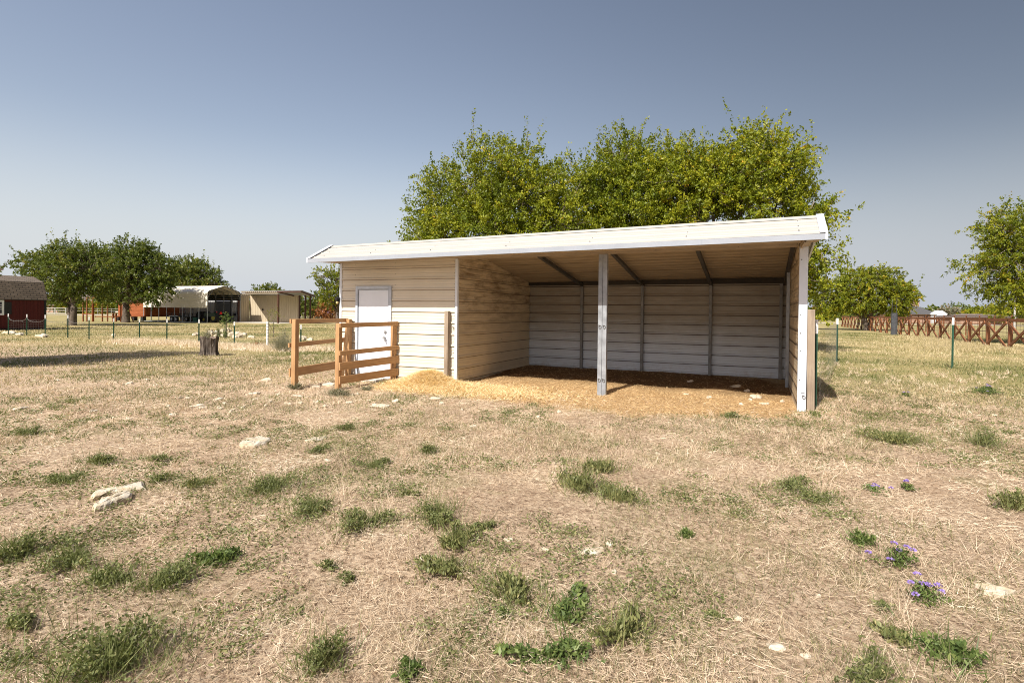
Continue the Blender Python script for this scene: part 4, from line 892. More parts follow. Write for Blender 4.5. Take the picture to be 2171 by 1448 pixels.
# ------------------------------------------------------------------ weeds and wildflowers
weeds = [  # u, v(foot), width px, height px, kind, label
 (572, 1042, 100, 46, 'g', 'bushy green weed beside pale dead grass left of centre'),
 (908, 962, 52, 28, 'g', 'compact green weed in the middle of the field below the hay'),
 (660, 1084, 100, 40, 'g', 'low spreading weed under the bushy green weed'),
 (768, 1116, 112, 46, 'g', 'wide low weed right of the low spreading weed'),
 (925, 1098, 110, 56, 'g', 'dense dark green weed in the centre of the foreground'),
 (968, 1155, 90, 50, 'y', 'yellow green leafy weed just below the dense dark green weed'),
 (958, 1208, 100, 36, 'y', 'sprawling weed beside the white stone in the centre foreground'),
 (1022, 1122, 60, 22, 'g', 'small dark weed right of the yellow green leafy weed'),
 (1275, 1000, 70, 36, 'y', 'upper weed of the grassy patch in front of the middle post'),
 (1232, 1040, 80, 60, 'y', 'left weed of the grassy patch in front of the middle post'),
 (1312, 1062, 80, 48, 'y', 'right weed of the grassy patch in front of the middle post'),
 (452, 1188, 90, 36, 'b', 'bright broad leaved weed in the left foreground'),
 (338, 1245, 130, 52, 'g', 'large dark weed below the bright broad leaved weed'),
 (222, 1238, 120, 46, 'g', 'large dark weed joined to the left side of the biggest weed'),
 (160, 1192, 110, 46, 'g', 'loose feathery weed in the left foreground under the split boulder'),
 (30, 1178, 100, 60, 'g', 'tall weed at the left edge of the foreground'),
 (30, 1330, 80, 42, 'g', 'low weed near the bottom of the left edge'),
 (693, 1204, 42, 22, 'g', 'little dark weed tuft in the bare straw left of centre'),
 (738, 1228, 52, 22, 'g', 'little dark weed tuft trailing right of the other'),
 (1085, 1262, 96, 60, 'y', 'grassy yellow green weed below the centre of the foreground'),
 (1188, 1305, 86, 42, 'b', 'leafy weed right of the grassy yellow green weed'),
 (1325, 1348, 106, 70, 'y', 'tall stalky weed in dead grass in the lower middle'),
 (1455, 1140, 24, 28, 'b', 'single small seedling right of the flat grey stone'),
 (1178, 1395, 110, 42, 'b', 'leafy weed near the bottom edge right of centre'),
 (682, 1415, 130, 90, 'g', 'big tangled weed at the bottom edge left of centre'),
 (225, 1430, 230, 110, 'g', 'huge grassy weed mass in the bottom left corner'),
 (210, 985, 64, 36, 'g', 'round green tussock above the split boulder'),
 (130, 1024, 80, 26, 'g', 'flat green tussock left of the round one'),
 (415, 1032, 44, 22, 'y', 'yellowish weed right of the split boulder'),
 (740, 912, 34, 20, 'g', 'small green tuft in front of the right board fence'),
 (683, 956, 50, 20, 'g', 'small green tuft in the left middle of the field'),
 (335, 978, 30, 20, 'g', 'small green tuft between the two pale rocks'),
 (1682, 1035, 70, 30, 'g', 'upper green weed of the pair left of the wildflowers'),
 (1725, 1060, 64, 32, 'g', 'lower green weed of the pair left of the wildflowers'),
 (1830, 1152, 44, 36, 'b', 'bright weed at the top of the long wildflower patch'),
 (1892, 1352, 60, 36, 'y', 'yellowing weed below the long wildflower patch'),
 (2012, 1400, 110, 62, 'b', 'broad leafy weed near the bottom right corner'),
 (1852, 1436, 130, 50, 'g', 'dark trailing weed at the bottom edge on the right'),
 (2080, 945, 56, 50, 'g', 'upright weed in the grass right of the shelter'),
 (1905, 938, 90, 34, 'y', 'pale green weed clump right of the shelter post'),
 (1512, 1308, 36, 18, 'g', 'tiny weed left of the little white block of stone'),
 (1065, 1308, 22, 22, 'b', 'tiny broad leaved weed above the bottom middle'),
 (865, 1425, 60, 34, 'b', 'bright weed at the bottom edge in the middle'),
 (1545, 885, 30, 18, 'g', 'small weed right at the edge of the shelter bedding'),
 (1725, 884, 26, 18, 'y', 'grass tuft at the foot of the grey wooden post'),
 (712, 838, 46, 22, 'd', 'dry wiry weed at the foot of the right board fence'),
 (627, 825, 26, 22, 'd', 'dry wiry weed at the foot of the left board fence'),
 (777, 828, 24, 14, 'd', 'straw coloured tuft in front of the door slab'),
 (340, 1022, 40, 30, 'g', 'spindly weed stem right of the pale split boulder'),
 (60, 922, 50, 24, 'g', 'dark green tuft at the left middle edge'),
 (870, 1048, 40, 14, 'y', 'thin weed above the dense dark green weed'),
 (790, 990, 60, 22, 'g', 'low weed in the straw between the two fields of stones'),
 (600, 745, 40, 50, 'd', 'grey leafless brush beside the left board fence'),
 (1870, 1290, 40, 20, 'g', 'small trailing weed left of the wildflower patch'),
 (2150, 1080, 60, 60, 'y', 'grassy weed on the right edge of the foreground')]
kinds = {'g': ('weed', .021, .42), 'y': ('green_blade', .028, .9), 'b': ('weed_bright', .032, .35), 'd': ('leaf_grey', .018, .8)}
for i, (u, v, w_, h_, kd, lb) in enumerate(weeds):
    p = gp(u, v); s = ppm(p); rx = w_ / s / 2 * 1.35; h = h_ / s * .72; mt_, lf, upr = kinds[kd]
    area = rx * max(rx, .1); n = int(min(3600, 300 + 21000 * area)); shrub('weed', lb, p, rx, rx * .75, max(h, .03), M[mt_], n, lf * (1 if s > 150 else 1.25), 400 + i, None, upright=upr)
fl_ = [(1850, 1042, 66, 22, 4, 'upper small patch of purple wildflowers with bright leaves'), (1925, 1040, 50, 26, 3, 'small purple wildflower clump right of the upper patch'),
 (1905, 1200, 110, 66, 6, 'middle part of the long purple wildflower patch'), (1958, 1275, 110, 66, 7, 'near end of the long purple wildflower patch'), (2090, 835, 70, 26, 6, 'distant purple wildflowers in the green grass at the right edge'), (1920, 840, 26, 12, 2, 'two faint purple flowers in the grass right of the shelter shadow')]
for i, (u, v, w_, h_, nf, lb) in enumerate(fl_):
    p = gp(u, v); s = ppm(p); rx = w_ / s / 2; shrub('wildflowers', lb, p, rx, rx * .8, h_ / s * .6, M['weed_bright'], int(300 + 14000 * rx * rx), .02 if s > 120 else .03, 500 + i, 'purple wildflowers', 'flowers', flowers=nf, upright=.6, flower_r=.0125)
# brush and saplings near the left fence
shrub('brush', 'green brush behind the stump by the fence post', gp(440, 722), .42, .35, .62, M['leaf_grey'], 900, .05, 601, None, 'bush', upright=.8)
shrub('brush', 'second green brush clump between the stump and the sapling', gp(463, 716), .42, .35, .55, M['weed'], 500, .05, 602, None, 'bush', upright=.8)
shrub('brush', 'grey green brush left of the cedar board fence', gp(602, 738), .55, .45, .75, M['leaf_grey'], 1100, .045, 603, None, 'bush', upright=.9)
shrub('brush', 'low orange brown brush at the foot of the wire fence', gp(545, 738), .9, .35, .32, M['leaf_rust'], 500, .04, 604, None, 'bush', upright=.9)
tree('sapling', 'slim green sapling standing in front of the tractor carport', tuple(gp(480, 716)), [(0, 0, 1.0, .30, .28, .34), (-.12, 0, .8, .22, .2, .2), (.16, 0, .85, .22, .2, .2)], M['weed_bright'], 60, 16, .06, .16, .022, .45, 0, 605, 'saplings by the wire fence', twigs=False)
shrub('brush', 'leafy green growth around the foot of the slim sapling', gp(477, 719), .36, .3, .62, M['weed_bright'], 420, .055, 606, None, 'bush', upright=.7)
tree('sapling', 'sparse yellowing sapling in front of the metal barn wall', tuple(gp(580, 715)), [(0, 0, 1.05, .30, .26, .48), (-.18, 0, 1.25, .2, .18, .28), (.2, 0, 1.3, .2, .18, .25)], M['leaf_yellow'], 46, 9, .05, .28, .018, .35, 0, 607, 'saplings by the wire fence')

# ------------------------------------------------------------------ steel posts and wire fences
def t_post(parent, x, y, z0, z1, r=.021, cap=.17, pvc=False, tip='white_paint'):
    z0 = min(z0, gz(x, y))
    if pvc:
        e = MB().tube([(x, y, z0 - .1), (x, y, z1)], .045, 12).build('post', M['pvc'], parent, smooth=False)
        m = MB()
        for k in range(9): m.tube([(x, y, z0 + .12 + k * .125), (x, y, z0 + .128 + k * .125)], .0475, 12)
        m.build('wire_clip', M['dark_metal'], e); return
    m = MB(); m.box(x - r, y - .006, z0 - .1, x + r, y + .006, z1 - cap).box(x - .005, y - .03, z0 - .1, x + .005, y - .006, z1 - cap)
    k = z0 + .12
    while k < z1 - cap - .02: m.box(x - .010, y + .006, k, x + .010, y + .014, k + .018); k += .054
    e = m.build('post', M['green_steel'], parent)
    m = MB(); m.box(x - r - .003, y - .008, z1 - cap, x + r + .003, y + .008, z1).box(x - .006, y - .033, z1 - cap, x + .006, y - .008, z1)
    m.build('white_tip', M[tip], e)
LF = [(-32.37, 1.18), (-30.51, 1.16), (-28.75, 1.15), (-26.69, 1.17), (-24.87, 1.10), (-22.88, 1.06), (-20.91, 1.07), (-18.95, 1.09), (-16.81, 1.11), (-14.61, 1.05), (-12.70, 1.08), (-10.90, .99), (-8.3, 1.0), (-5.9, 1.0)]
wf = empty('wire_fence', (0, 0, 0), 0, 'green steel post and wire fence with white tips across the left field', 'fence')
for i, (x, zt_) in enumerate(LF): t_post(wf, x, 6.7, gz(x, 6.7), zt_, .032, .17, pvc=(abs(x + 12.70) < .01))
m = MB()
for i in range(len(LF) - 1):
    x0, x1 = LF[i][0], LF[i + 1][0]
    for k in range(9): m.tube([(x0, 6.7, .10 + k * .095), (x1, 6.7, .10 + k * .095)], .0021, 3, False)
    nx = int((x1 - x0) / .16)
    for j in range(1, nx): xx = x0 + (x1 - x0) * j / nx; m.tube([(xx, 6.7, .06), (xx, 6.7, .88)], .0016, 3, False)
m.build('wire_mesh', M['wire'], wf)
m = MB()
for i in range(4):
    x0, x1 = LF[i][0], LF[i + 1][0]; pts = [(x0 + (x1 - x0) * t, 6.69, .98 - .20 * (1 - (2 * t - 1) ** 4) + .012 * math.sin(t * 40)) for t in np.linspace(0, 1, 14)]
    m.tube(pts, .007, 4, False)
    for p_ in pts[1::3]: m.tube([(p_[0], p_[1], p_[2] + .03), (p_[0] + .02, p_[1], p_[2] - .05)], .005, 4)
m.build('barbed_wire', M['wire'], wf)
rf = empty('wire_fence', (0, 0, 0), 0, 'green studded post and welded wire fence in the field right of the shelter', 'fence')
RF = [(0, 0, 0), (6.40, .35, 1.51), (7.80, 10.78, 1.51), (10.56, 9.90, 1.57), (13.6, 9.0, 1.58)]
for x, y, zt_ in RF[2:]: t_post(rf, x, y, gz(x, y), zt_, .024, .20)
m = MB()
for (x0, y0, _), (x1, y1, _) in zip(RF[1:-1], RF[2:]):
    Lq = math.hypot(x1 - x0, y1 - y0); nx = int(Lq / .16)
    for k in range(9): z = .16 + k * .15; m.tube([(x0, y0, z), (x1, y1, z)], .0010, 3, False)
    for j in range(1, nx): t = j / nx; m.tube([(x0 + (x1 - x0) * t, y0 + (y1 - y0) * t, .13), (x0 + (x1 - x0) * t, y0 + (y1 - y0) * t, 1.36)], .0009, 3, False)
m.build('wire_mesh', M['wire'], rf)
# post standing right behind the grey timber
tp = empty('steel_post', (0, 0, 0), 0, 'dark green steel post with a white tip close behind the grey wooden post', 'post'); t_post(tp, 6.345, .28, gz(6.4, .25), 1.53, .021, .22)

# crossed rail fence running away on the right
xf = empty('crossed_rail_fence', (0, 0, 0), 0, 'long rust brown fence of crossed rails running away on the right', 'fence')
ys = [15.4 + 2.75 * k for k in range(25)] ; XF = 16.2
for i, y in enumerate(ys):
    zt_ = 1.46; r_ = random.random
    timber('post', (XF + .07, y, -.1), (XF + .09, y + .02 * (r_() - .5), zt_ - .12), .15, .15, M['wood_rust'], xf, bev=.02)
    if i < len(ys) - 1:
        y2 = ys[i + 1]
        timber('top_rail', (XF, y - .02, zt_ + .01 * (r_() - .5)), (XF, y2 + .04, zt_ + .01 * (r_() - .5)), .05, .15, M['wood_rust'], xf, side=(1, 0, 0))
        timber('crossed_rail', (XF - .055, y + .03, zt_ - .10), (XF - .055, y2 - .03, .10), .05, .13, M['wood_rust'], xf, side=(1, 0, 0))
        timber('crossed_rail', (XF - .003, y + .03, .10), (XF - .003, y2 - .03, zt_ - .10), .05, .13, M['wood_rust'], xf, side=(1, 0, 0))
pz = empty('gate_post', (15.5, 44.0, 0), 0, 'thick dark grey log post topped by a thin metal frame at the crossed rail fence', 'post')
MB().tube([(0, 0, -.1), (0, 0, 1.0), (.01, 0, 1.85)], [.24, .23, .215], 12).build('log', M['dark_log'], pz, smooth=False)
MB().tube([(-.16, 0, 1.8), (-.16, 0, 2.9)], .02, 6).tube([(.16, 0, 1.8), (.16, 0, 2.9)], .02, 6).tube([(-.16, 0, 2.45), (.16, 0, 2.45)], .015, 6).build('frame', M['dark_log'], pz)
# second, rusty pipe and wire fence
pf = empty('pipe_fence', (0, 0, 0), 0, 'thin rusty pipe and wire fence standing behind the crossed rail fence', 'fence'); PX = 21.0
ys2 = [20 + 3.0 * k for k in range(22)]
for y in ys2: MB().tube([(PX, y, -.1), (PX, y, 1.75)], .045, 8).build('post', M['wood_rust'], pf)
MB().tube([(PX, 19, 1.66), (PX, 84, 1.66)], .03, 6).tube([(PX, 19, .55), (PX, 84, .55)], .02, 6).build('rail', M['brown_steel'], pf)
m = MB()
for y in np.arange(19, 60, .55): m.tube([(PX - .03, y, .08), (PX - .03, y, 1.6)], .008, 4, False)
for z in (.3, .8, 1.05, 1.3): m.tube([(PX - .03, 19, z), (PX - .03, 84, z)], .007, 4, False)
m.build('wire_mesh', M['brown_steel'], pf)
wp = MB().tube([(0, 0, -.1), (0, 0, 1.50), (0, 0, 1.56)], [.06, .06, .03], 12).build('white_post', M['pvc']); wp.location = (19.6, 30.2, 0); tag(wp, 'short round white post between the two brown fences on the right', 'post')

# pale pipe fence beyond the road
def far_fence(label, s0, s1, dep, mat, h=1.3, step=3.0, rails=(1.25, .75)):
    e = empty('pipe_fence', (0, 0, 0), 0, label, 'fence'); n = int((s1 - s0) / step)
    for k in range(n + 1):
        x, y, _ = view_pt(s0 + k * step, dep); MB().tube([(x, y, -.1), (x, y, h)], .04, 6).build('post', M[mat], e)
    m = MB()
    for z in rails: m.tube([view_pt(s0, dep, z), view_pt(s0 + n * step, dep, z)], .032, 6)
    m.build('rail', M[mat], e)
far_fence('pale pipe fence along the far road on the left', -101, -35, 118, 'pipe_white')
far_fence('pale pipe fence along the far road on the right', 76, 120, 118, 'pipe_white', 1.2, 3.2)
far_fence('dark pipe fence in front of the far brick house', 62, 100, 98, 'brown_steel', 1.5, 2.8, (1.45, .9, .4))
g_ = empty('field_gate', (*view_pt(-96.5, 116)[:2], 0), YAW, 'pale wooden field gate left of the forked tree', 'gate')
m = MB()
for z in (.15, .7, 1.2): m.box(-2.4, -.03, z, 2.4, .03, z + .13)
for x in (-2.4, 0, 2.3): m.box(x, -.035, .0, x + .14, .035, 1.33)
m.build('frame', M['pipe_white'], g_)

# ------------------------------------------------------------------ red barn
def barn():
    e = empty('red_barn', (-39.4, 9.3, 0), 0, 'dark red gambrel roofed barn shed at the left edge', 'barn')
    W, H1, H2, H3 = 3.3, 2.14, 3.22, 3.62; y0, y1 = -2.6, 2.48
    prof = [(0, .12), (0, H1), (-.42, H2), (-W / 2, H3), (-W + .42, H2), (-W, H1), (-W, .12)]
    m = MB(); m.prism(prof, 'y', y0, y1)
    for y in np.arange(y0 + .2, y1, .2): m.box(0, y, .12, .012, y + .03, H1 - .02)
    m.build('wall', M['barn_red'], e)
    MB().box(-.02, y1 - .09, .1, .03, y1 + .03, H1).build('corner_trim', M['barn_dark'], e); MB().box(-W + .05, y0 + .1, -.02, -.04, y1 - .08, .118).build('skid_base', M['barn_dark'], e)
    # roof with uv for the shingle courses
    me = bpy.data.meshes.new('roof'); P = [(.10, H1 - .10), (-.37, H2 + .03), (-W / 2, H3 + .05), (-W + .37, H2 + .03), (-W - .10, H1 - .10)]
    vs_, fs, uv = [], [], []; dist = [0]
    for i in range(4): dist.append(dist[-1] + math.dist(P[i], P[i + 1]))
    for th in (0, .05):
        for (x, z) in P:
            for y in (y0 - .06, y1 + .06): vs_.append((x, y, z - th))
    for i in range(4):
        a = 2 * i; fs.append((a, a + 1, a + 3, a + 2)); uv.append([(y0, dist[i]), (y1, dist[i]), (y1, dist[i + 1]), (y0, dist[i + 1])])
        b = 10 + a; fs.append((b + 2, b + 3, b + 1, b)); uv.append([(0, 0)] * 4)
        for s in (0, 1): fs.append((a + s, a + 2 + s, b + 2 + s, b + s)); uv.append([(0, 0)] * 4)
    fs += [(0, 10, 11, 1), (9, 19, 18, 8)]; uv += [[(0, 0)] * 4] * 2
    me.from_pydata(vs_, [], fs); ul = me.uv_layers.new(name='UVMap'); k = 0
    for f, q in zip(me.polygons, uv):
        for li, c in zip(f.loop_indices, q): ul.data[li].uv = c
    me.materials.append(M['shingle']); o = bpy.data.objects.new('roof', me); col.objects.link(o); o.parent = e
    fr = MB()
    wy = -.28
    for a, b, c, d in ((wy - .45, 1.0, wy + .45, 1.12), (wy - .45, 1.86, wy + .45, 1.98), (wy - .45, 1.12, wy - .34, 1.86), (wy + .34, 1.12, wy + .45, 1.86)): fr.box(.005, a, b, .05, c, d)
    for z in (1.36, 1.49, 1.66): fr.box(.012, wy - .34, z, .04, wy + .34, z + (.03 if z != 1.49 else .05))
    for y in (-.12, .10): fr.box(.012, wy + y, 1.12, .038, wy + y + .025, 1.86)
    w_ = fr.build('window', M['win_white'], e); MB().box(.004, wy - .34, 1.12, .016, wy + .34, 1.86).build('pane', M['win_glass'], w_)
    for y in (wy + .48, wy - .82): MB().box(.013, y, 1.06, .045, y + .36, 1.86).build('shutter', M['barn_dark'], e)
barn()

# ------------------------------------------------------------------ carport
def carport():
    e = empty('carport', (-49.4, 31.4, 0), 0, 'beige metal carport with rounded eaves and an open end over a tractor', 'carport')
    W, Lx, zb, ze, zr = 4.25, 11.0, 1.63, 3.40, 4.15
    prof = [(0, zb), (0, ze - .18), (.06, ze), (.26, ze + .16), (W / 2, zr), (W - .26, ze + .16), (W - .06, ze), (W, ze - .18), (W, zb + .9)]
    # densify with ribs
    def ribbed(pp):
        out = []
        for (a, b), (c, d) in zip(pp[:-1], pp[1:]):
            L = math.hypot(c - a, d - b); nx_, nz_ = -(d - b) / L, (c - a) / L; n = max(1, round(L / .23))
            for i in range(n):
                s0 = i / n
                for t, o_ in ((0, 0), (.12, 0), (.18, .02), (.26, .02), (.32, 0)): f = s0 + t / n; out.append((a + (c - a) * f + nx_ * o_, b + (d - b) * f + nz_ * o_))
        out.append(pp[-1]); return out
    rp_ = ribbed(prof); m = MB(); n = len(rp_)
    for th in (0, .004):
        base = len(m.v)
        for y, z in rp_:
            for x in (-Lx, 0): m.v.append((x, y + (th if y < .1 else 0), z - (th if y >= .1 else 0)))
        for i in range(n - 1):
            f = (base + 2 * i, base + 2 * i + 1, base + 2 * i + 3, base + 2 * i + 2); m.f.append(f if th == 0 else f[::-1])
    m.build('roof_sheet', M['carport_sheet'], e)
    for k in range(9):
        x = -.04 - k * (Lx - .1) / 8
        for y in (.05, W - .05): MB().box(x - .032, y - .032, 0, x + .032, y + .032, ze - .25).build('post', M['galv'], e)
        m = MB(); q = [(.05, ze - .25), (.10, ze - .06), (.28, ze + .08), (W / 2, zr - .09), (W - .28, ze + .08), (W - .10, ze - .06), (W - .05, ze - .25)]
        for a, b in zip(q[:-1], q[1:]): m.bar((x, a[0], a[1]), (x, b[0], b[1]), .05, .05)
        m.bar((x, .05, 2.75), (x, .75, 3.62), .045, .045).bar((x, W - .05, 2.75), (x, W - .75, 3.62), .045, .045)
        m.build('bow', M['galv_dark'], e)
    MB().box(-Lx, .02, 0, .0, .08, .06).build('base_rail', M['galv'], e)
carport()
# trailer and tractor under it
def wheel(parent, x, y, r, w_, name='wheel', rim='tractor_yellow'):
    e = MB().tube([(x, y - w_ / 2, r), (x, y - w_ * .42, r), (x, y + w_ * .42, r), (x, y + w_ / 2, r)], [r * .9, r, r, r * .9], 20).build(name, M['rubber'], parent)
    m = MB(); m.tube([(x, y - w_ / 2 - .012, r), (x, y - w_ / 2 + .04, r)], [r * .5, r * .55], 14).tube([(x, y + w_ / 2 + .012, r), (x, y + w_ / 2 - .04, r)], [r * .5, r * .55], 14); m.build('rim', M[rim], e)
tr = empty('tractor', (-49.9, 33.1, 0), 0, 'small green tractor with yellow wheels parked under the carport end', 'tractor')
MB().box(-1.9, -.30, .62, -.35, .30, 1.08).box(-1.95, -.26, .66, -1.9, .26, 1.0).build('hood', M['tractor_green'], tr, bevel=.05)
MB().box(-.75, -.2, .35, .35, .2, .65).build('chassis', M['dark_metal'], tr)
MB().box(-.3, -.27, .75, .15, .27, .85).box(.12, -.27, .8, .2, .27, 1.25).build('seat', M['dark_metal'], tr, bevel=.03)
m = MB()
for s in (-1, 1): m.prism([(-.45, .75), (-.2, 1.08), (.3, 1.1), (.55, .8), (.5, .7), (-.4, .7)], 'y', s * .42, s * .75)
m.build('fender', M['tractor_green'], tr)
MB().tube([(.45, -.45, .7), (.40, -.45, 1.95), (.3, -.42, 2.12), (.3, .42, 2.12), (.40, .45, 1.95), (.45, .45, .7)], .035, 8).build('roll_bar', M['black'], tr)
m = MB(); m.add([(.62, -.30, .95), (.62, .06, .95), (.62, -.12, 1.28), (.635, -.30, .95), (.635, .06, .95), (.635, -.12, 1.28)], [(0, 2, 1), (3, 4, 5), (0, 1, 4, 3), (1, 2, 5, 4), (2, 0, 3, 5)]); m.build('warning_triangle', M['sign_red'], tr)
for s in (-1, 1): MB().box(.55, s * .62 - .04, 1.12, .6, s * .62 + .04, 1.22).build('tail_lamp', M['sign_red'], tr)
MB().tube([(-.55, 0, .85), (-.4, 0, 1.2)], .03, 6).tube([(-.4, -.18, 1.2), (-.4, .18, 1.24)], .025, 6).build('steering_wheel', M['black'], tr)
for y in (-.58, .58): wheel(tr, .15, y, .52, .30); wheel(tr, -1.45, y, .32, .2)
ut = empty('utility_trailer', (-53.2, 32.7, 0), 0, 'low black utility trailer with twin wheels under the carport', 'trailer')
MB().box(-3.6, -.75, .55, .6, .75, .66).box(-3.6, -.78, .66, .6, -.74, .72).build('deck', M['dark_metal'], ut)
m = MB()
for x in np.arange(-3.6, .7, .7): m.box(x - .02, -.80, .6, x + .02, -.76, .98).box(x - .02, .76, .6, x + .02, .80, .98)
for y in (-.78, .78): m.box(-3.6, y - .02, .94, .6, y + .02, .99)
m.build('side_rail', M['dark_metal'], ut)
for y in (-.9, .9):
    for x in (-2.6, -1.85): wheel(ut, x, y, .33, .2, rim='galv')
    MB().prism([(-3.0, .62), (-2.9, .74), (-1.55, .74), (-1.45, .62)], 'y', y - .12, y + .12).build('mudguard', M['galv'], ut)
t_ = empty('round_bale_feeder', (-54.0, 34.4, 0), 0, 'dark rolled load standing behind the trailer under the carport', 'bale'); MB().tube([(0, -.6, .62), (0, .6, .62)], .6, 20).build('bale', M['rubber'], t_)
bn = MB().tube([(0, 0, 0), (0, 0, .55)], [.24, .27], 14).build('green_bin', simple('teal_plastic', (.02, .10, .07), .5)); bn.location = (-52.0, 31.9, 0); tag(bn, 'teal green bin beside the carport posts', 'bin')

# orange cabin behind
oc = empty('wooden_cabin', (-63.6, 33.6, 0), 0, 'raised orange brown wooden cabin left of the carport', 'cabin')
m = MB(); m.prism([(-2.1, .62), (2.1, .62), (2.1, 2.5), (0, 3.3), (-2.1, 2.5)], 'x', -1.7, 3.4)
for k in range(11): m.box(-1.72, -2.115, .68 + k * .165, 3.42, -2.1, .69 + k * .165)
m.build('wall', M['orange_wood'], oc)
MB().box(-1.9, -2.4, .52, 3.5, 2.2, .6).build('deck', M['orange_wood'], oc)
for x in (-1.7, -.2, 1.3, 2.9): MB().box(x, -2.3, 0, x + .4, -1.9, .515).build('support_block', M['dark_metal'], oc)
m = MB(); m.prism([(-2.4, 2.42), (0, 3.36), (2.4, 2.42), (2.4, 2.34), (0, 3.28), (-2.4, 2.34)], 'x', -1.9, 3.6); m.build('roof', M['brown_steel'], oc)

# rust coloured play frame
pl = empty('play_frame', (0, 0, 0), 0, 'rust coloured wooden play frame between the two dark trees', 'frame')
def pp(s, d, z=0): x, y, _ = view_pt(s, d); return (x, y, z)
def us(u, d): return (u - 1085.5) / F_PX * d
D = 60
for u, h in ((176, 2.3), (184, 2.6), (198, 2.5), (217, 2.1), (228, 2.7), (256, 2.7)):
    timber('post', pp(us(u, D), D, -.1), pp(us(u, D), D, h), .11, .11, M['orange_wood' if u in (198, 256) else 'wood_rust'], pl)
for u, h in ((240, .95), (246, .95)): timber('short_post', pp(us(u, D), D, -.1), pp(us(u, D), D, h), .16, .16, M['wood_rust'], pl)
timber('rail', pp(us(201, D), D, .56), pp(us(258, D), D, .56), .06, .12, M['wood_rust'], pl)
timber('leaning_brace', pp(us(196, D), D, 2.6), pp(us(202, D), D - .4, 0), .10, .10, M['orange_wood'], pl)
timber('leaning_brace', pp(us(262, D), D, 2.4), pp(us(283, D), D, 0), .08, .08, M['wood_rust'], pl)
timber('top_beam', pp(us(184, D), D, 2.6), pp(us(258, D), D, 2.66), .10, .14, M['wood_rust'], pl)
timber('rail', pp(us(174, D), D, .80), pp(us(200, D), D, .80), .05, .08, M['orange_wood'], pl)

# ------------------------------------------------------------------ metal barn
def metal_barn():
    e = empty('metal_barn', (0, 0, 0), 0, 'long tan metal barn with a dark brown open porch roof behind the carport', 'barn')
    def ribwall(name, x0, x1, y, z1, mat, step=.28):
        m = MB(); m.box(x0, y, 0.05, x1, y + .12, z1); x = x0 + .1
        while x < x1 - .05: m.box(x, y - .025, .06, x + .05, y, z1 - .01); x += step
        return m.build(name, M[mat], e)
    ribwall('front_wall', -61.5, -51.0, 36.6, 3.30, 'grey_sheet')
    MB().box(-61.6, 36.5, 3.302, -50.95, 43, 3.42).build('roof', M['grey_roof'], e)
    MB().box(-61.5, 36.74, .05, -61.38, 43, 3.3).build('end_wall', M['tan_sheet'], e)
    ribwall('porch_wall', -50.84, -42.9, 38.1, 3.24, 'tan_sheet')
    m = MB(); m.box(-50.99, 36.75, .05, -50.87, 38.09, 3.3); y = 36.95
    while y < 38.0: m.box(-50.869, y, .06, -50.845, y + .05, 3.29); y += .28
    m.build('return_wall', M['tan_sheet'], e)
    MB().box(-42.89, 38.0, 0, -42.77, 38.2, 3.2).build('corner_trim', M['brown_steel'], e)
    MB().box(-51.0, 36.5, .05, -50.845, 36.74, 3.30).build('corner_trim', M['brown_steel'], e)
    R0 = [(-48.2, 34.6, 3.60), (-39.0, 34.6, 3.64), (-40.4, 38.3, 3.16), (-50.9, 38.3, 3.34)]
    m = MB(); m.add(R0 + [(x, y, z - .06) for x, y, z in R0], [(0, 1, 2, 3), (7, 6, 5, 4), (0, 4, 5, 1), (1, 5, 6, 2), (2, 6, 7, 3), (3, 7, 4, 0)]); m.build('porch_roof', M['grey_roof'], e)
    pr = []; x = -48.1
    while x < -42.7: pr += [(x, 3.50), (x, 3.455), (x + .12, 3.455), (x + .12, 3.50)]; x += .30
    m = MB(); m.prism(pr + [(-42.6, 3.50), (-42.6, 3.535), (-48.1, 3.535)], 'y', 34.56, 34.595)
    m.build('roof_edge_ribs', M['tan_sheet'], e)
    MB().bar((-48.1, 34.68, 3.45), (-39.1, 34.68, 3.49), .08, .14).bar((-39.15, 34.68, 3.47), (-40.4, 38.1, 3.02), .08, .14).bar((-42.46, 34.7, 3.44), (-43.6, 38.0, 3.14), .08, .12).build('beam', M['brown_steel'], e)
    MB().box(-48.0, 34.63, 3.27, -42.5, 34.67, 3.34).build('light_trim', M['tan_sheet'], e)
    for x, y in ((-42.46, 34.7), (-41.85, 38.0), (-41.25, 38.15)):
        MB().box(x - .07, y - .07, 0, x + .07, y + .07, 3.2).build('post', M['brown_steel'], e)
    d = MB().box(-54.6, 36.50, .05, -52.2, 36.56, 2.95).build('roll_door', M['roll_door'], e)
    MB().box(-54.9, 36.48, .05, -54.62, 36.54, 3.05).box(-52.19, 36.48, .05, -51.9, 36.54, 3.05).box(-54.9, 36.46, 2.97, -51.9, 36.53, 3.1).build('door_frame', M['black'], d)
    MB().box(-51.75, 36.40, 1.25, -51.3, 36.55, 1.75).build('electric_box', M['grey_sheet'], e)
    MB().box(-51.6, 36.44, .75, -51.3, 36.55, 1.05).tube([(-51.3, 36.5, .9), (-51.05, 36.5, .92), (-51.05, 36.5, 2.8)], .02, 6).tube([(-51.6, 36.5, .9), (-51.75, 36.5, .9), (-51.75, 36.5, .05)], .02, 6).build('conduit', M['black'], e)
    MB().box(-50.8, 34.5, 0.0, -42, 38.09, .05).build('slab', M['concrete'], e)
    MB().tube([(-48.6, 38.07, 1.5), (-48.6, 38.02, 1.5)], .12, 12).build('vent', M['black_steel'], e)
metal_barn()

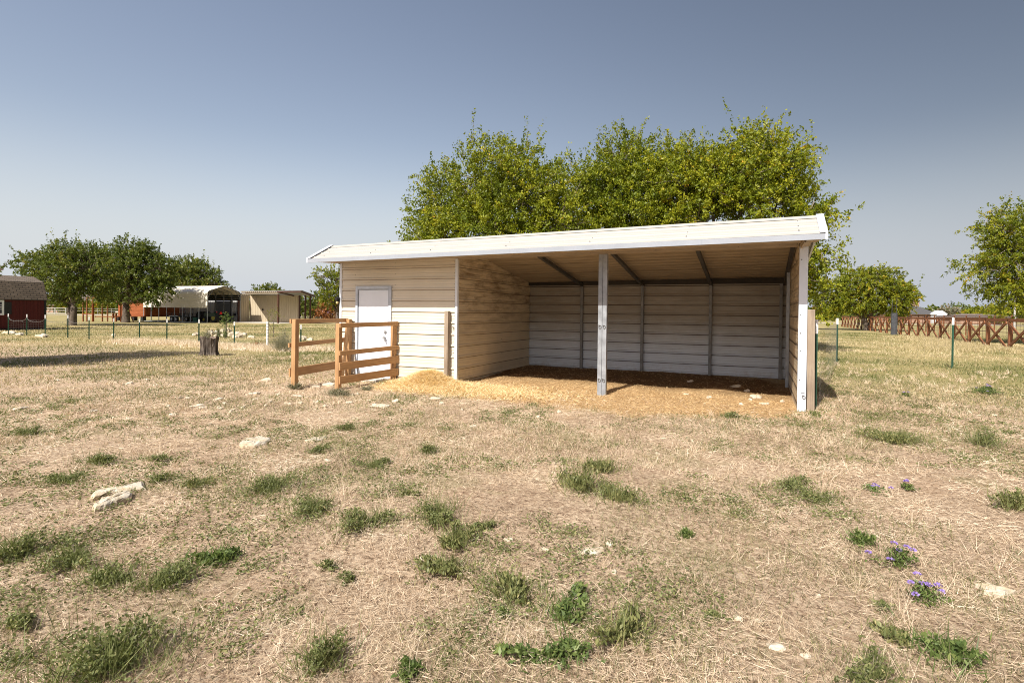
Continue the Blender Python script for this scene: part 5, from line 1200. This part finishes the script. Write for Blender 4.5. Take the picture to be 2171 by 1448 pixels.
# ------------------------------------------------------------------ far houses, car, woods
def house(name, label, s, dep, w_, dp, he, hr, wall, roof, hip=True, chimney=None, wins=3, base=0):
    x, y, _ = view_pt(s, dep); e = empty(name, (x, y, base), YAW, label, 'house')
    MB().box(-w_ / 2, 0, 0, w_ / 2, dp, he).build('wall', M[wall], e)
    o = .5; h2 = dp / 2 if hip else 0
    m = MB(); m.add([(-w_ / 2 - o, -o, he), (w_ / 2 + o, -o, he), (w_ / 2 + o, dp + o, he), (-w_ / 2 - o, dp + o, he), (-w_ / 2 + h2 * .9, dp / 2, hr), (w_ / 2 - h2 * .9, dp / 2, hr)],
                    [(0, 1, 5, 4), (1, 2, 5), (2, 3, 4, 5), (3, 0, 4), (3, 2, 1, 0)]); rf_ = m.build('roof', M[roof], e)
    if chimney is not None:
        MB().box(chimney - .7, dp / 2 - .5, he, chimney + .7, dp / 2 + .5, hr + .85).box(chimney - .8, dp / 2 - .6, hr + .85, chimney + .8, dp / 2 + .6, hr + 1.0).build('chimney', M['brick'], rf_)
    for k in range(wins):
        xx = -w_ / 2 + w_ * (k + .7) / (wins + .4); MB().box(xx - .5, -.05, he * .35, xx + .5, -.01, he * .8).build('window', M['dark_window'], e)
    return e
house('brick_house', 'far pale brick house with a grey hip roof and chimney beyond the right fences', us(1945, 135), 135, 9.8, 7, 2.1, 4.4, 'brick', 'house_roof', True, 1.9, 2)
h_ = house('dormered_house', 'far tan house with a brown grey dormered roof right of the red barn', us(135, 150), 150, 15, 9, 1.9, 5.2, 'brick', 'house_roof_brown', False, None, 4)
for x in (-3.6, 1.6): m = MB(); m.prism([(x - 1.6, 2.6), (x, 4.2), (x + 1.6, 2.6)], 'y', .2, 3.5); m.build('dormer', M['house_roof_brown'], h_)
house('red_roofed_house', 'far house with a faded red roof seen under the tall dark tree', us(245, 165), 165, 12, 8, 2.3, 5.0, 'concrete', 'house_roof_red', True, None, 2)
house('low_house', 'far low grey shed roof at the right edge under the yellowing tree', us(2095, 120), 120, 12, 7, 1.5, 2.3, 'brick', 'house_roof_brown', True, None, 0)
ws = empty('garden_shed', (*view_pt(us(1997, 128), 128)[:2], 0), YAW, 'tiny white garden shed right of the far brick house', 'shed')
MB().box(-1.1, 0, 0, 1.1, 2, 2.2).build('wall', M['win_white'], ws); MB().prism([(-1.3, 2.2), (0, 3.0), (1.3, 2.2)], 'y', -.1, 2.1).build('roof', M['win_white'], ws)
cr_ = empty('parked_car', (*view_pt(us(687, 124), 124)[:2], 0), YAW, 'tiny blue car parked beyond the far pipe fence', 'car')
MB().prism([(-2.3, .35), (-2.3, .8), (-1.5, .95), (-.9, 1.4), (.8, 1.4), (1.5, .95), (2.3, .85), (2.3, .35)], 'y', -.85, .85).build('body', M['car_blue'], cr_, bevel=.05)
MB().prism([(-1.35, .98), (-.85, 1.34), (.75, 1.34), (1.3, .98)], 'y', -.87, .87).build('windows', M['dark_window'], cr_)
for x in (-1.5, 1.5):
    for y in (-.75, .75): MB().tube([(x, y - .1, .33), (x, y + .1, .33)], .33, 14).build('wheel', M['rubber'], cr_)

# far trees
def ftree(u, dep, wd, h, mat, seed, label, z0=0, cat='tree'):
    x, y, _ = view_pt(us(u, dep), dep); r = wd / 2
    return tree('far_tree' if cat == 'tree' else 'far_bush', label, (x, y, z0), [(0, 0, h * .55, r * .75, r * .7, h * .42), (-r * .55, 0, h * .45, r * .5, r * .5, h * .34), (r * .55, .2, h * .48, r * .5, r * .5, h * .34)], M[mat], 230, 16, .055 * dep / 10 * .6, wd * .10, .14, h * .25, 0, seed, twigs=False, cat=cat, varshift=.1)
ftree(125, 142, 9, 5.2, 'leaf_dark', 701, 'pale green far tree over the dormered house')
ftree(140, 132, 4.5, 2.6, 'leaf_yellow', 702, 'bright green bush in front of the dormered house', cat='bush')
ftree(170, 128, 5, 3.0, 'leaf_yellow', 703, 'yellow green bush right of the forked trunk', cat='bush')
ftree(205, 125, 7, 3.4, 'leaf_yellow', 704, 'yellow green bush behind the play frame', cat='bush')
ftree(225, 150, 6, 4.0, 'leaf_dark', 705, 'dark far bush left of the red roofed house', cat='bush')
ftree(265, 140, 6, 4.0, 'leaf_dark', 706, 'dark far tree right of the red roofed house')
ftree(290, 120, 5, 4.2, 'leaf_yellow', 707, 'yellow green far tree between the trunk and the cabin')
ftree(355, 160, 10, 5.5, 'leaf_dark', 708, 'far tree seen past the carport posts')
ftree(668, 170, 12, 6.5, 'leaf_dark', 709, 'far tree behind the rust brown bush')
ftree(2035, 150, 15, 4.8, 'leaf_dark', 710, 'spreading far tree right of the white garden shed')
ftree(2012, 145, 6, 4.6, 'leaf_grey', 711, 'bare grey brush right of the white garden shed', cat='bush')
ftree(2075, 135, 8, 3.6, 'leaf_yellow', 712, 'low far tree under the yellowing branches')
ftree(2110, 125, 7, 4.2, 'leaf_yellow', 713, 'olive far tree near the right edge')
ftree(2145, 115, 8, 5.0, 'leaf_yellow', 714, 'yellow green far tree at the right edge')
ftree(1905, 128, 4, 3.8, 'leaf_dark', 715, 'small dark tree left of the far brick house')
ftree(1735, 150, 8, 3.6, 'leaf_yellow', 716, 'low green far tree right of the grey wooden post')
ftree(1755, 185, 12, 4.8, 'leaf_dark', 717, 'dark far tree at the start of the crossed rail fence')
ftree(1980, 155, 5, 4.6, 'leaf_dark', 718, 'tree top just right of the brick chimney')
# far woods as one mass
def woods():
    r = np.random.default_rng(9); n = 9000; s = -330 + 660 * r.random(n); dep = 235 + 30 * r.random(n)
    hh = 3.2 + 2.6 * fbm(s * .05 + 60, dep * .02, 3) * 1.2; z = hh * r.random(n) ** .8
    c = CAM[None] + _rt * s[:, None] + _fw * dep[:, None]; c[:, 2] = z
    V = leaf_quads(c, rand_dir(n, r), np.full(n, 1.7), np.full(n, 2.2), r)
    tag(np_mesh('distant_woods', V, 4, M['leaf_dark'], None, {'var': np.clip(.3 + .5 * r.random(n), 0, 1)}), 'low dark green woods along the horizon', None, None, 'stuff')
woods()
pole = MB().tube([(0, 0, 0), (0, 0, 7.5)], [.12, .09], 8).build('utility_pole', M['pipe_white']); pole.location = (*view_pt(us(2151, 70), 70)[:2], 0); pole.scale = (1, 1, .55); tag(pole, 'thin pale pole at the right edge behind the yellowing tree', 'pole')
